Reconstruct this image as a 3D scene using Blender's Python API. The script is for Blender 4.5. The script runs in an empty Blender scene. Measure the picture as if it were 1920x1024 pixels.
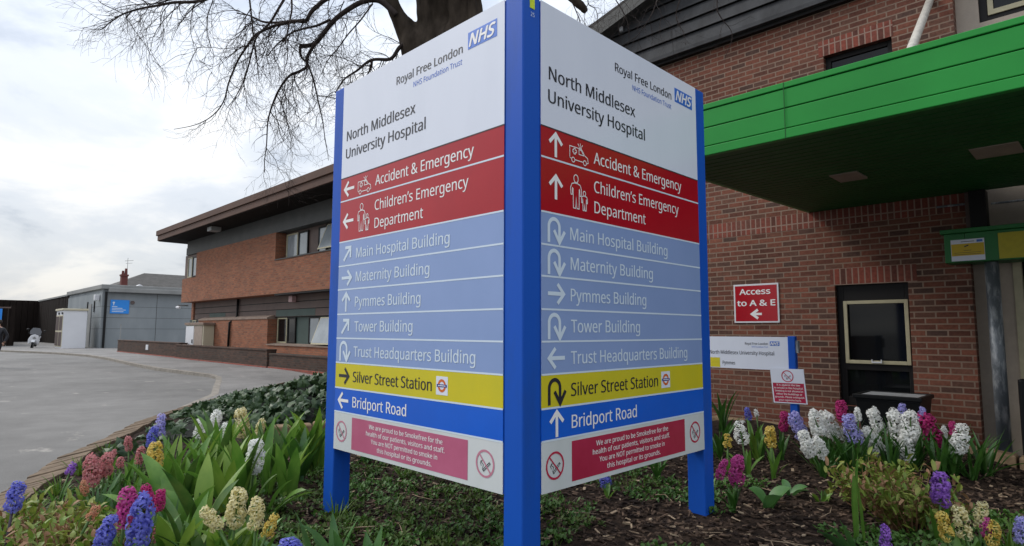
import bpy, bmesh, math, random, zlib
from mathutils import Vector, Matrix, Euler, noise
random.seed(7)
rnd = random.random
def ru(a, b): return a + (b - a) * random.random()
sc = bpy.context.scene
col = sc.collection
PI = math.pi

# ------------------------------------------------------------------ camera, sky, sun, exposure
CAM = Vector((-1.9384, -1.8675, 1.4029))
CF = Vector((0.704586, 0.703281, 0.094621)); CR = Vector((0.706250, -0.707957, 0.002946)); CU = Vector((-0.069059, -0.064750, 0.995509))
FPX = 1139.7
cd = bpy.data.cameras.new('camera'); cam = bpy.data.objects.new('camera', cd); col.objects.link(cam)
cd.sensor_width = 36; cd.lens = 36 * FPX / 1920; cd.clip_start = 0.05; cd.clip_end = 2000
m3 = Matrix((CR, CU, -CF)).transposed()
cam.matrix_world = Matrix.Translation(CAM) @ m3.to_4x4()
sc.camera = cam

SUN_EL, SUN_ROT = 42, -28
w = bpy.data.worlds.new('World'); sc.world = w; w.use_nodes = True
nt = w.node_tree; N = nt.nodes; N.clear()
def nd(tree, kind, **kw):
    n = tree.nodes.new(kind)
    for k, v in kw.items():
        if k.startswith('i_'): n.inputs[int(k[2:])].default_value = v
        else: setattr(n, k, v)
    return n
L = nt.links.new
out = nd(nt, 'ShaderNodeOutputWorld'); bg = nd(nt, 'ShaderNodeBackground'); bg.inputs[1].default_value = 0.1
sky = nd(nt, 'ShaderNodeTexSky', sky_type='NISHITA', sun_disc=False, sun_elevation=math.radians(SUN_EL), sun_rotation=math.radians(SUN_ROT), air_density=1.2, dust_density=2.5)
tc = nd(nt, 'ShaderNodeTexCoord'); sep = nd(nt, 'ShaderNodeSeparateXYZ'); L(tc.outputs['Generated'], sep.inputs[0])
def wm(op, a, b=None, c=None):
    n = nd(nt, 'ShaderNodeMath', operation=op)
    for i, q in enumerate((a, b, c)):
        if q is None: continue
        if isinstance(q, (int, float)): n.inputs[i].default_value = q
        else: L(q, n.inputs[i])
    return n.outputs[0]
zc = wm('ADD', wm('MAXIMUM', sep.outputs[2], 0.0), 0.22)
cmb = nd(nt, 'ShaderNodeCombineXYZ'); L(wm('DIVIDE', sep.outputs[0], zc), cmb.inputs[0]); L(wm('DIVIDE', sep.outputs[1], zc), cmb.inputs[1])
n1 = nd(nt, 'ShaderNodeTexNoise'); n1.inputs['Scale'].default_value = 1.55; n1.inputs['Detail'].default_value = 7; n1.inputs['Roughness'].default_value = 0.58; n1.inputs['Distortion'].default_value = 0.35
mpc = nd(nt, 'ShaderNodeMapping'); mpc.inputs['Location'].default_value = (3.1, 1.7, 0); mpc.inputs['Scale'].default_value = (1.0, 0.8, 1); L(cmb.outputs[0], mpc.inputs[0]); L(mpc.outputs[0], n1.inputs['Vector'])
cr = nd(nt, 'ShaderNodeValToRGB'); cr.color_ramp.interpolation = 'EASE'
e = cr.color_ramp.elements; e[0].position = 0.34; e[0].color = (3.6, 4.05, 4.8, 1); e[1].position = 0.66; e[1].color = (7.0, 7.02, 7.05, 1)
x_ = e.new(0.47); x_.color = (5.2, 5.55, 6.1, 1)
L(n1.outputs[0], cr.inputs[0])
sd = nd(nt, 'ShaderNodeVectorMath', operation='DOT_PRODUCT'); L(tc.outputs['Generated'], sd.inputs[0])
gdir = Vector((0.35, 0.85, 0.42)).normalized(); sd.inputs[1].default_value = gdir
glow = wm('MULTIPLY', wm('POWER', wm('MAXIMUM', sd.outputs['Value'], 0.0), 10.0), 0.45)
gl = nd(nt, 'ShaderNodeCombineXYZ'); [L(glow, gl.inputs[i]) for i in range(3)]
# a warm pale band low over the horizon
band = wm('MULTIPLY', wm('POWER', wm('SUBTRACT', 1.0, wm('MINIMUM', wm('MULTIPLY', wm('ABSOLUTE', sep.outputs[2]), 4.0), 1.0)), 2.0), 0.8)
bv = nd(nt, 'ShaderNodeCombineXYZ'); L(band, bv.inputs[0]); L(wm('MULTIPLY', band, 0.85), bv.inputs[1]); L(wm('MULTIPLY', band, 0.45), bv.inputs[2])
zen = wm('ADD', 0.86, wm('MULTIPLY', wm('MAXIMUM', sep.outputs[2], 0.0), 1.5))      # an overcast sky is brightest overhead
czs = nd(nt, 'ShaderNodeVectorMath', operation='SCALE'); L(cr.outputs[0], czs.inputs[0]); L(zen, czs.inputs['Scale'])
a1 = nd(nt, 'ShaderNodeVectorMath', operation='ADD'); L(czs.outputs[0], a1.inputs[0]); L(gl.outputs[0], a1.inputs[1])
a2 = nd(nt, 'ShaderNodeVectorMath', operation='ADD'); L(a1.outputs[0], a2.inputs[0]); L(bv.outputs[0], a2.inputs[1])
mx = nd(nt, 'ShaderNodeMixRGB'); mx.inputs[0].default_value = 0.88; L(sky.outputs[0], mx.inputs[1]); L(a2.outputs[0], mx.inputs[2])
L(mx.outputs[0], bg.inputs[0]); L(bg.outputs[0], out.inputs[0])

ld = bpy.data.lights.new('sun', 'SUN'); ld.energy = 1.3; ld.angle = math.radians(20); ld.color = (1, 0.95, 0.88)
lo = bpy.data.objects.new('sun', ld); col.objects.link(lo)
el, rt = math.radians(SUN_EL), math.radians(SUN_ROT)
sdir = Vector((math.sin(rt) * math.cos(el), math.cos(rt) * math.cos(el), math.sin(el)))
lo.rotation_euler = sdir.to_track_quat('Z', 'Y').to_euler(); lo.location = (0, 0, 30)
sc.view_settings.view_transform = 'Standard'; sc.view_settings.look = 'None'; sc.view_settings.exposure = 0.38; sc.view_settings.gamma = 1
sc.render.engine = 'CYCLES'; sc.cycles.max_bounces = 6; sc.cycles.use_denoising = True

def at(px, py, D):      # a point D metres deep, seen at (px, py) of the 1920 x 1024 photograph
    return CAM + D * (CF + CR * ((px - 960) / FPX) + CU * ((512 - py) / FPX))

# ------------------------------------------------------------------ materials
def mat(name, c, rough=0.6, spec=0.5, var=0.0, vscale=8.0, c2=None, bump=0.0, bscale=60.0, metal=0.0, detail=5, trans=0.0, stretch=(1, 1, 1), r0=0.35, r1=0.65, coords='Object'):
    m = bpy.data.materials.new(name); m.use_nodes = True; t = m.node_tree; b = t.nodes['Principled BSDF']
    b.inputs['Base Color'].default_value = (*c, 1); b.inputs['Roughness'].default_value = rough
    b.inputs['Specular IOR Level'].default_value = spec; b.inputs['Metallic'].default_value = metal
    if c2 is None and var > 0: c2 = tuple(max(0, q * (1 - var)) for q in c)
    if c2 is not None or bump > 0:
        co = t.nodes.new('ShaderNodeTexCoord'); mp = t.nodes.new('ShaderNodeMapping'); mp.inputs['Scale'].default_value = stretch
        t.links.new(co.outputs[coords], mp.inputs[0])
    if c2 is not None:
        nz = t.nodes.new('ShaderNodeTexNoise'); nz.inputs['Scale'].default_value = vscale; nz.inputs['Detail'].default_value = detail; nz.inputs['Roughness'].default_value = 0.6
        t.links.new(mp.outputs[0], nz.inputs['Vector'])
        r = t.nodes.new('ShaderNodeValToRGB'); r.color_ramp.elements[0].position = r0; r.color_ramp.elements[1].position = r1
        r.color_ramp.elements[0].color = (*c, 1); r.color_ramp.elements[1].color = (*c2, 1)
        t.links.new(nz.outputs[0], r.inputs[0]); t.links.new(r.outputs[0], b.inputs['Base Color'])
    if bump > 0:
        nb = t.nodes.new('ShaderNodeTexNoise'); nb.inputs['Scale'].default_value = bscale; nb.inputs['Detail'].default_value = 4
        t.links.new(mp.outputs[0], nb.inputs['Vector'])
        bp = t.nodes.new('ShaderNodeBump'); bp.inputs['Strength'].default_value = bump; bp.inputs['Distance'].default_value = 0.01
        t.links.new(nb.outputs[0], bp.inputs['Height']); t.links.new(bp.outputs[0], b.inputs['Normal'])
    if trans > 0:
        tr = t.nodes.new('ShaderNodeBsdfTranslucent'); ms = t.nodes.new('ShaderNodeMixShader'); ms.inputs[0].default_value = trans
        if c2 is not None: t.links.new(r.outputs[0], tr.inputs[0])
        else: tr.inputs[0].default_value = (*c, 1)
        o = t.nodes['Material Output']; t.links.new(b.outputs[0], ms.inputs[1]); t.links.new(tr.outputs[0], ms.inputs[2]); t.links.new(ms.outputs[0], o.inputs[0])
    return m

def brick_mat(name, cols, mortar, bw=0.225, bh=0.075, ms=0.010, offset=0.5, stain=0.25, vert=False, mvar=0.35):
    m = bpy.data.materials.new(name); m.use_nodes = True; t = m.node_tree; b = t.nodes['Principled BSDF']; K = t.links.new
    b.inputs['Roughness'].default_value = 0.85; b.inputs['Specular IOR Level'].default_value = 0.3
    co = t.nodes.new('ShaderNodeTexCoord'); s = t.nodes.new('ShaderNodeSeparateXYZ'); K(co.outputs['Object'], s.inputs[0])
    ad = t.nodes.new('ShaderNodeMath'); K(s.outputs[0], ad.inputs[0]); K(s.outputs[1], ad.inputs[1])
    cb = t.nodes.new('ShaderNodeCombineXYZ'); K(ad.outputs[0], cb.inputs[0]); K(s.outputs[2], cb.inputs[1])
    br = t.nodes.new('ShaderNodeTexBrick'); br.offset = offset; br.inputs['Scale'].default_value = 1.0
    br.inputs['Mortar Size'].default_value = ms; br.inputs['Mortar Smooth'].default_value = 0.15; br.inputs['Brick Width'].default_value = bw; br.inputs['Row Height'].default_value = bh
    br.inputs['Color1'].default_value = (0, 0, 0, 1); br.inputs['Color2'].default_value = (1, 1, 1, 1); br.inputs['Mortar'].default_value = (0.5, 0.5, 0.5, 1); br.inputs['Bias'].default_value = 0
    K(cb.outputs[0], br.inputs['Vector'])
    r = t.nodes.new('ShaderNodeValToRGB'); r.color_ramp.interpolation = 'LINEAR'
    el = r.color_ramp.elements
    el[0].position = 0; el[0].color = (*cols[0], 1); el[1].position = 1; el[1].color = (*cols[-1], 1)
    for i, c in enumerate(cols[1:-1]): q = el.new((i + 1) / (len(cols) - 1)); q.color = (*c, 1)
    K(br.outputs['Color'], r.inputs[0])
    nz = t.nodes.new('ShaderNodeTexNoise'); nz.inputs['Scale'].default_value = 28; nz.inputs['Detail'].default_value = 6; K(cb.outputs[0], nz.inputs['Vector'])
    n2 = t.nodes.new('ShaderNodeTexNoise'); n2.inputs['Scale'].default_value = 0.9; n2.inputs['Detail'].default_value = 6; n2.inputs['Roughness'].default_value = 0.65; K(cb.outputs[0], n2.inputs['Vector'])
    f1 = t.nodes.new('ShaderNodeMapRange'); f1.inputs[1].default_value = 0.3; f1.inputs[2].default_value = 0.7; f1.inputs[3].default_value = 0.75; f1.inputs[4].default_value = 1.2; K(nz.outputs[0], f1.inputs[0])
    f2 = t.nodes.new('ShaderNodeMapRange'); f2.inputs[1].default_value = 0.3; f2.inputs[2].default_value = 0.7; f2.inputs[3].default_value = 1 - stain; f2.inputs[4].default_value = 1 + stain * 0.5; K(n2.outputs[0], f2.inputs[0])
    mu = t.nodes.new('ShaderNodeMath'); mu.operation = 'MULTIPLY'; K(f1.outputs[0], mu.inputs[0]); K(f2.outputs[0], mu.inputs[1])
    sc1 = t.nodes.new('ShaderNodeVectorMath'); sc1.operation = 'SCALE'; K(r.outputs[0], sc1.inputs[0]); K(mu.outputs[0], sc1.inputs['Scale'])
    mo = t.nodes.new('ShaderNodeMixRGB'); mo.inputs[1].default_value = (*mortar, 1); mo.inputs[2].default_value = (*[q * (1 - mvar) for q in mortar], 1); K(n2.outputs[0], mo.inputs[0])
    mm = t.nodes.new('ShaderNodeMixRGB'); K(br.outputs['Fac'], mm.inputs[0]); K(sc1.outputs[0], mm.inputs[1]); K(mo.outputs[0], mm.inputs[2]); K(mm.outputs[0], b.inputs['Base Color'])
    iv = t.nodes.new('ShaderNodeMath'); iv.operation = 'SUBTRACT'; iv.inputs[0].default_value = 1.0; K(br.outputs['Fac'], iv.inputs[1])
    a3 = t.nodes.new('ShaderNodeMath'); a3.operation = 'MULTIPLY_ADD'; K(nz.outputs[0], a3.inputs[0]); a3.inputs[1].default_value = 0.35; K(iv.outputs[0], a3.inputs[2])
    bp = t.nodes.new('ShaderNodeBump'); bp.inputs['Strength'].default_value = 0.6; bp.inputs['Distance'].default_value = 0.006; K(a3.outputs[0], bp.inputs['Height']); K(bp.outputs[0], b.inputs['Normal'])
    return m

M = {}
M['post'] = mat('blue_paint', (0.008, 0.085, 0.46), 0.5, 0.2, c2=(0.014, 0.075, 0.33), vscale=7.0, stretch=(1, 1, .25), detail=9, r0=.50, r1=.80, bump=0.08, bscale=9)
M['panel_white'] = mat('panel_white', (0.70, 0.74, 0.84), 0.20, 0.45, c2=(0.66, 0.70, 0.80), vscale=3.5, stretch=(1, 1, .3), detail=9, r0=.42, r1=.8)
M['panel_grey'] = mat('panel_notice_white', (0.62, 0.65, 0.66), 0.20, 0.45, c2=(0.52, 0.56, 0.55), vscale=3.5, stretch=(1, 1, .3), detail=9, r0=.42, r1=.8)
M['panel_red'] = mat('panel_red', (0.40, 0.008, 0.018), 0.20, 0.45, c2=(0.36, 0.007, 0.017), vscale=3)
M['panel_blue'] = mat('panel_pale_blue', (0.245, 0.340, 0.595), 0.20, 0.45, c2=(0.23, 0.325, 0.57), vscale=3)
M['panel_yellow'] = mat('panel_yellow', (0.62, 0.53, 0.02), 0.20, 0.45, c2=(0.56, 0.50, 0.025), vscale=4)
M['panel_royal'] = mat('panel_royal_blue', (0.008, 0.115, 0.62), 0.20, 0.45, c2=(0.009, 0.105, 0.56), vscale=3)
M['notice_red'] = mat('notice_red', (0.42, 0.028, 0.075), 0.20, 0.45, c2=(0.37, 0.022, 0.06), vscale=6)
M['notice_faded'] = mat('notice_faded', (0.50, 0.13, 0.23), 0.3, 0.45, c2=(0.44, 0.10, 0.19), vscale=4)
M['ring_faded'] = mat('ring_faded', (0.52, 0.20, 0.28), 0.4)
M['let_black'] = mat('lettering_black', (0.015, 0.016, 0.025), 0.4)
M['let_blue'] = mat('lettering_blue', (0.02, 0.12, 0.55), 0.4)
M['let_white'] = mat('lettering_white', (0.80, 0.80, 0.80), 0.4)
M['let_pale'] = mat('lettering_pale', (0.60, 0.70, 0.80), 0.4)
M['let_yellow'] = mat('sticker_yellow', (0.62, 0.72, 0.01), 0.4, c2=(0.5, 0.6, 0.01), vscale=200, r0=.45, r1=.55)
M['nhs_blue'] = mat('emblem_blue', (0.02, 0.14, 0.58), 0.38)
M['ring_red'] = mat('ring_red', (0.45, 0.02, 0.06), 0.4)
M['orange'] = mat('roundel_orange', (0.62, 0.13, 0.02), 0.4)
M['navy'] = mat('roundel_navy', (0.02, 0.04, 0.25), 0.4)
M['dark_edge'] = mat('gasket_dark', (0.02, 0.02, 0.025), 0.6)
M['brick_near'] = brick_mat('brick_brown_red', [(0.105, 0.040, 0.027), (0.175, 0.062, 0.040), (0.21, 0.074, 0.046), (0.145, 0.066, 0.045), (0.085, 0.046, 0.036)], (0.28, 0.195, 0.145), ms=0.009, stain=.38)
M['brick_soldier'] = brick_mat('brick_soldier', [(0.10, 0.038, 0.028), (0.19, 0.055, 0.038), (0.24, 0.06, 0.04), (0.15, 0.062, 0.045)], (0.34, 0.23, 0.18), bw=0.075, bh=0.226, ms=0.009, offset=0.0)
M['brick_far'] = brick_mat('brick_orange', [(0.24, 0.085, 0.048), (0.29, 0.105, 0.056), (0.34, 0.132, 0.070), (0.27, 0.115, 0.068), (0.20, 0.082, 0.052)], (0.25, 0.145, 0.095), ms=0.009)
M['brick_dark'] = brick_mat('brick_weathered', [(0.045, 0.028, 0.022), (0.07, 0.038, 0.028), (0.10, 0.052, 0.036), (0.055, 0.04, 0.032)], (0.07, 0.055, 0.045), stain=0.5)
M['brick_strip'] = brick_mat('brick_red_base', [(0.27, 0.06, 0.04), (0.33, 0.085, 0.06), (0.22, 0.06, 0.045)], (0.2, 0.12, 0.1))
M['paver'] = brick_mat('paver_brown', [(0.13, 0.09, 0.085), (0.17, 0.11, 0.10), (0.11, 0.08, 0.08)], (0.06, 0.05, 0.05), bw=0.2, bh=0.1)
M['clad_black'] = mat('cladding_charcoal', (0.034, 0.035, 0.038), 0.65, 0.2, c2=(0.058, 0.060, 0.065), vscale=1.6, stretch=(1, 2, 1), bump=0.1, bscale=30)
M['clad_brown'] = mat('cladding_brown', (0.115, 0.078, 0.066), 0.6, 0.4, c2=(0.09, 0.06, 0.052), vscale=1.4)
M['clad_grey'] = mat('cladding_grey', (0.060, 0.062, 0.060), 0.6, 0.4, c2=(0.045, 0.047, 0.047), vscale=2)
M['clad_green'] = mat('cladding_green', (0.055, 0.085, 0.075), 0.6, 0.4, var=0.2, vscale=2)
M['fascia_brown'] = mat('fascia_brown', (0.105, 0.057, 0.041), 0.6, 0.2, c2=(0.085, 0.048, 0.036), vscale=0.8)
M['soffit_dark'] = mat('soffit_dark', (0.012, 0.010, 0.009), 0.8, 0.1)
M['coping'] = mat('coping_tan', (0.26, 0.19, 0.15), 0.8, var=0.3, vscale=4)
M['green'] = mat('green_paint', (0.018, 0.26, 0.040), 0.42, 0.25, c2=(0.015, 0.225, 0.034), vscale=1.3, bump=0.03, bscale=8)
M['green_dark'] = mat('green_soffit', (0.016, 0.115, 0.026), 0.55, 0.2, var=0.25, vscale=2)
M['green_sign'] = mat('green_sign', (0.012, 0.17, 0.035), 0.45, 0.5, var=0.2, vscale=5)
M['render'] = mat('render_beige', (0.42, 0.36, 0.30), 0.9, 0.2, c2=(0.36, 0.31, 0.26), vscale=5, bump=0.25, bscale=90)
M['frame_dark'] = mat('frame_dark', (0.012, 0.011, 0.011), 0.5, 0.2)
M['frame_cream'] = mat('frame_cream', (0.44, 0.40, 0.26), 0.5, var=0.15, vscale=10)
M['glass'] = mat('glass_dark', (0.007, 0.008, 0.009), 0.05, 0.3)
M['glass_pale'] = mat('glass_blind', (0.22, 0.25, 0.27), 0.08, 0.7, c2=(0.30, 0.33, 0.35), vscale=1.5)  # pale sky reflection put into the glass colour
M['metal'] = mat('galvanised', (0.16, 0.18, 0.20), 0.45, 0.5, metal=0.35, c2=(0.50, 0.52, 0.54), vscale=14, stretch=(1, 1, 0.3), r0=0.48, r1=0.66)
M['rod_white'] = mat('rod_white', (0.55, 0.52, 0.46), 0.6, var=0.3, vscale=12)
M['black_paint'] = mat('black_paint', (0.008, 0.009, 0.010), 0.45, 0.22)
M['grey_lid'] = mat('grey_tray', (0.36, 0.38, 0.40), 0.5, var=0.3, vscale=14)
M['lamp_grey'] = mat('lamp_cover', (0.34, 0.27, 0.22), 0.5, var=0.2, vscale=6)
M['asphalt'] = None
M['concrete_grey'] = mat('wall_grey_paint', (0.26, 0.285, 0.30), 0.7, 0.3, c2=(0.21, 0.235, 0.25), vscale=0.7, stretch=(1, 1, 0.4))
M['metal_grey'] = mat('roof_grey', (0.27, 0.275, 0.27), 0.6, 0.3, var=0.2, vscale=1)
M['timber_dark'] = mat('timber_dark', (0.011, 0.008, 0.007), 0.9, 0.1, c2=(0.018, 0.013, 0.011), vscale=4, stretch=(6, 6, 0.3))
M['white_paint'] = mat('white_paint', (0.66, 0.67, 0.70), 0.5, 0.4, var=0.06, vscale=1)
M['cream_slat'] = mat('slat_cream', (0.50, 0.46, 0.34), 0.6)
M['slat_shadow'] = mat('slat_brown', (0.10, 0.075, 0.07), 0.7)  # brown painted for the shade between louvre slats; the round vent shares it
M['sign_blue'] = mat('sign_cyan', (0.02, 0.24, 0.72), 0.4)
M['tile'] = mat('roof_tile', (0.075, 0.072, 0.068), 0.85, 0.2, c2=(0.105, 0.10, 0.095), vscale=2.2)
M['chimney'] = mat('chimney_brick', (0.13, 0.04, 0.035), 0.9)
M['bark'] = mat('bark', (0.016, 0.012, 0.009), 0.95, 0.08, c2=(0.060, 0.047, 0.036), vscale=5, stretch=(1, 1, 0.35), bump=0.9, bscale=16)
M['twig'] = mat('twig_bark', (0.030, 0.022, 0.020), 0.9, 0.2, c2=(0.05, 0.038, 0.034), vscale=8)
M['soil'] = mat('soil_mulch', (0.013, 0.009, 0.007), 0.95, 0.1, c2=(0.050, 0.033, 0.024), vscale=16, bump=1.0, bscale=45, r0=0.42, r1=0.66)
M['chip'] = mat('bark_chip', (0.016, 0.010, 0.008), 0.9, 0.2, c2=(0.135, 0.09, 0.062), vscale=13, detail=2, r0=0.42, r1=0.66)
M['chip_pale'] = mat('bark_chip_pale', (0.24, 0.175, 0.115), 0.9, 0.2, c2=(0.38, 0.29, 0.20), vscale=13, detail=2)
M['sett'] = mat('sett_sandstone', (0.20, 0.15, 0.105), 0.9, 0.15, c2=(0.12, 0.09, 0.065), vscale=7, bump=0.5, bscale=40)
M['stone'] = mat('stone_tan', (0.26, 0.185, 0.11), 0.85, 0.2, c2=(0.15, 0.10, 0.06), vscale=9, bump=0.5, bscale=30)
M['kerb'] = mat('kerb_stone', (0.30, 0.275, 0.24), 0.85, 0.2, c2=(0.20, 0.18, 0.155), vscale=6, bump=0.3)
M['leaf'] = mat('leaf_green', (0.075, 0.195, 0.024), 0.40, 0.45, c2=(0.165, 0.31, 0.05), vscale=7, trans=0.28, stretch=(1, 1, 0.5))
M['leaf_deep'] = mat('leaf_deep_green', (0.030, 0.10, 0.016), 0.4, 0.5, c2=(0.065, 0.17, 0.026), vscale=9, trans=0.22)
M['leaf_light'] = mat('leaf_yellow_green', (0.13, 0.25, 0.03), 0.42, 0.4, c2=(0.24, 0.36, 0.06), vscale=5, trans=0.3, stretch=(1, 1, .4))
M['leaf_dull'] = mat('leaf_dull_green', (0.04, 0.12, 0.022), 0.5, 0.35, c2=(0.10, 0.17, 0.035), vscale=12, trans=0.22)
M['leaf_blue'] = mat('leaf_tulip', (0.055, 0.150, 0.045), 0.45, 0.5, c2=(0.090, 0.205, 0.050), vscale=6, trans=0.25)
M['stem'] = mat('stem_green', (0.07, 0.15, 0.03), 0.5, trans=0.1)
M['stem_dark'] = mat('stem_purple', (0.05, 0.035, 0.05), 0.5)
M['grass'] = mat('grass', (0.060, 0.15, 0.014), 0.5, 0.4, c2=(0.14, 0.22, 0.03), vscale=5, trans=0.3)
M['clover'] = mat('weed_leaf', (0.042, 0.115, 0.018), 0.5, 0.4, c2=(0.085, 0.18, 0.030), vscale=8, trans=0.25)
M['moss'] = mat('moss_leaf', (0.040, 0.080, 0.018), 0.6, 0.3, c2=(0.085, 0.125, 0.022), vscale=6, trans=0.2)
M['ivy'] = mat('ivy_leaf', (0.014, 0.040, 0.014), 0.45, 0.35, c2=(0.062, 0.105, 0.040), vscale=11, trans=0.12, detail=2)
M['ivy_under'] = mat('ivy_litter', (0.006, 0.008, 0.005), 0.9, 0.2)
M['shrub'] = mat('shrub_leaf', (0.12, 0.22, 0.03), 0.5, 0.4, c2=(0.27, 0.28, 0.06), vscale=10, trans=0.28)
M['shrub_dry'] = mat('shrub_leaf_dry', (0.22, 0.11, 0.055), 0.6, 0.3, c2=(0.36, 0.22, 0.12), vscale=12, trans=0.25)
def petal(n, a, b): return mat('petal_' + n, a, 0.5, 0.3, c2=b, vscale=22, trans=0.42, detail=2)
M['p_blue'] = petal('blue', (0.13, 0.14, 0.58), (0.25, 0.27, 0.74))
M['p_lav'] = petal('lavender', (0.36, 0.34, 0.72), (0.52, 0.50, 0.82))
M['p_purple'] = petal('purple', (0.28, 0.10, 0.52), (0.42, 0.20, 0.68))
M['p_pink'] = petal('salmon', (0.58, 0.20, 0.22), (0.66, 0.32, 0.32))
M['p_peach'] = petal('peach', (0.60, 0.26, 0.15), (0.66, 0.36, 0.24))
M['p_mag'] = petal('magenta', (0.46, 0.018, 0.15), (0.58, 0.06, 0.26))
M['p_rose'] = petal('rose', (0.50, 0.05, 0.27), (0.62, 0.12, 0.38))
M['p_white'] = petal('white', (0.84, 0.85, 0.82), (0.88, 0.88, 0.85))
M['p_cream'] = petal('cream', (0.72, 0.64, 0.30), (0.78, 0.74, 0.50))
M['p_yellow'] = petal('yellow', (0.72, 0.52, 0.08), (0.78, 0.64, 0.22))

# asphalt with worn patches and faint pale scuffs
def asphalt(name, base, pale):
    m = bpy.data.materials.new(name); m.use_nodes = True; t = m.node_tree; b = t.nodes['Principled BSDF']; K = t.links.new
    b.inputs['Roughness'].default_value = 0.85; b.inputs['Specular IOR Level'].default_value = 0.3
    co = t.nodes.new('ShaderNodeTexCoord')
    def nz(s, d=6, st=(1, 1, 1), rot=0):
        mp = t.nodes.new('ShaderNodeMapping'); mp.inputs['Scale'].default_value = st; mp.inputs['Rotation'].default_value = (0, 0, rot); K(co.outputs['Object'], mp.inputs[0])
        n = t.nodes.new('ShaderNodeTexNoise'); n.inputs['Scale'].default_value = s; n.inputs['Detail'].default_value = d; n.inputs['Roughness'].default_value = 0.62; K(mp.outputs[0], n.inputs['Vector']); return n.outputs[0]
    def mr(x, a, bb, c, dd):
        n = t.nodes.new('ShaderNodeMapRange'); n.inputs[1].default_value = a; n.inputs[2].default_value = bb; n.inputs[3].default_value = c; n.inputs[4].default_value = dd; K(x, n.inputs[0]); return n.outputs[0]
    def mul(x, y):
        n = t.nodes.new('ShaderNodeMath'); n.operation = 'MULTIPLY'; K(x, n.inputs[0]); K(y, n.inputs[1]); return n.outputs[0]
    f = mul(mul(mr(nz(0.42, 8, (1, .8, 1), .5), .36, .64, .76, 1.12), mr(nz(2.2), .3, .7, .9, 1.1)), mr(nz(95, 2), .3, .7, .72, 1.28))
    s = t.nodes.new('ShaderNodeVectorMath'); s.operation = 'SCALE'; s.inputs[0].default_value = base; K(f, s.inputs['Scale'])
    mxx = t.nodes.new('ShaderNodeMixRGB'); K(mr(nz(2.6, 9, (1, .5, 1), .9), .62, .70, 0, .75), mxx.inputs[0]); K(s.outputs[0], mxx.inputs[1]); mxx.inputs[2].default_value = (*pale, 1)
    K(mxx.outputs[0], b.inputs['Base Color'])
    bp = t.nodes.new('ShaderNodeBump'); bp.inputs['Strength'].default_value = 0.5; bp.inputs['Distance'].default_value = 0.006; K(nz(140, 2), bp.inputs['Height']); K(bp.outputs[0], b.inputs['Normal'])
    return m
M['asphalt'] = asphalt('asphalt', (0.172, 0.167, 0.160), (0.33, 0.31, 0.28))
M['tarmac_path'] = asphalt('tarmac_path', (0.215, 0.207, 0.200), (0.32, 0.30, 0.275))

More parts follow.
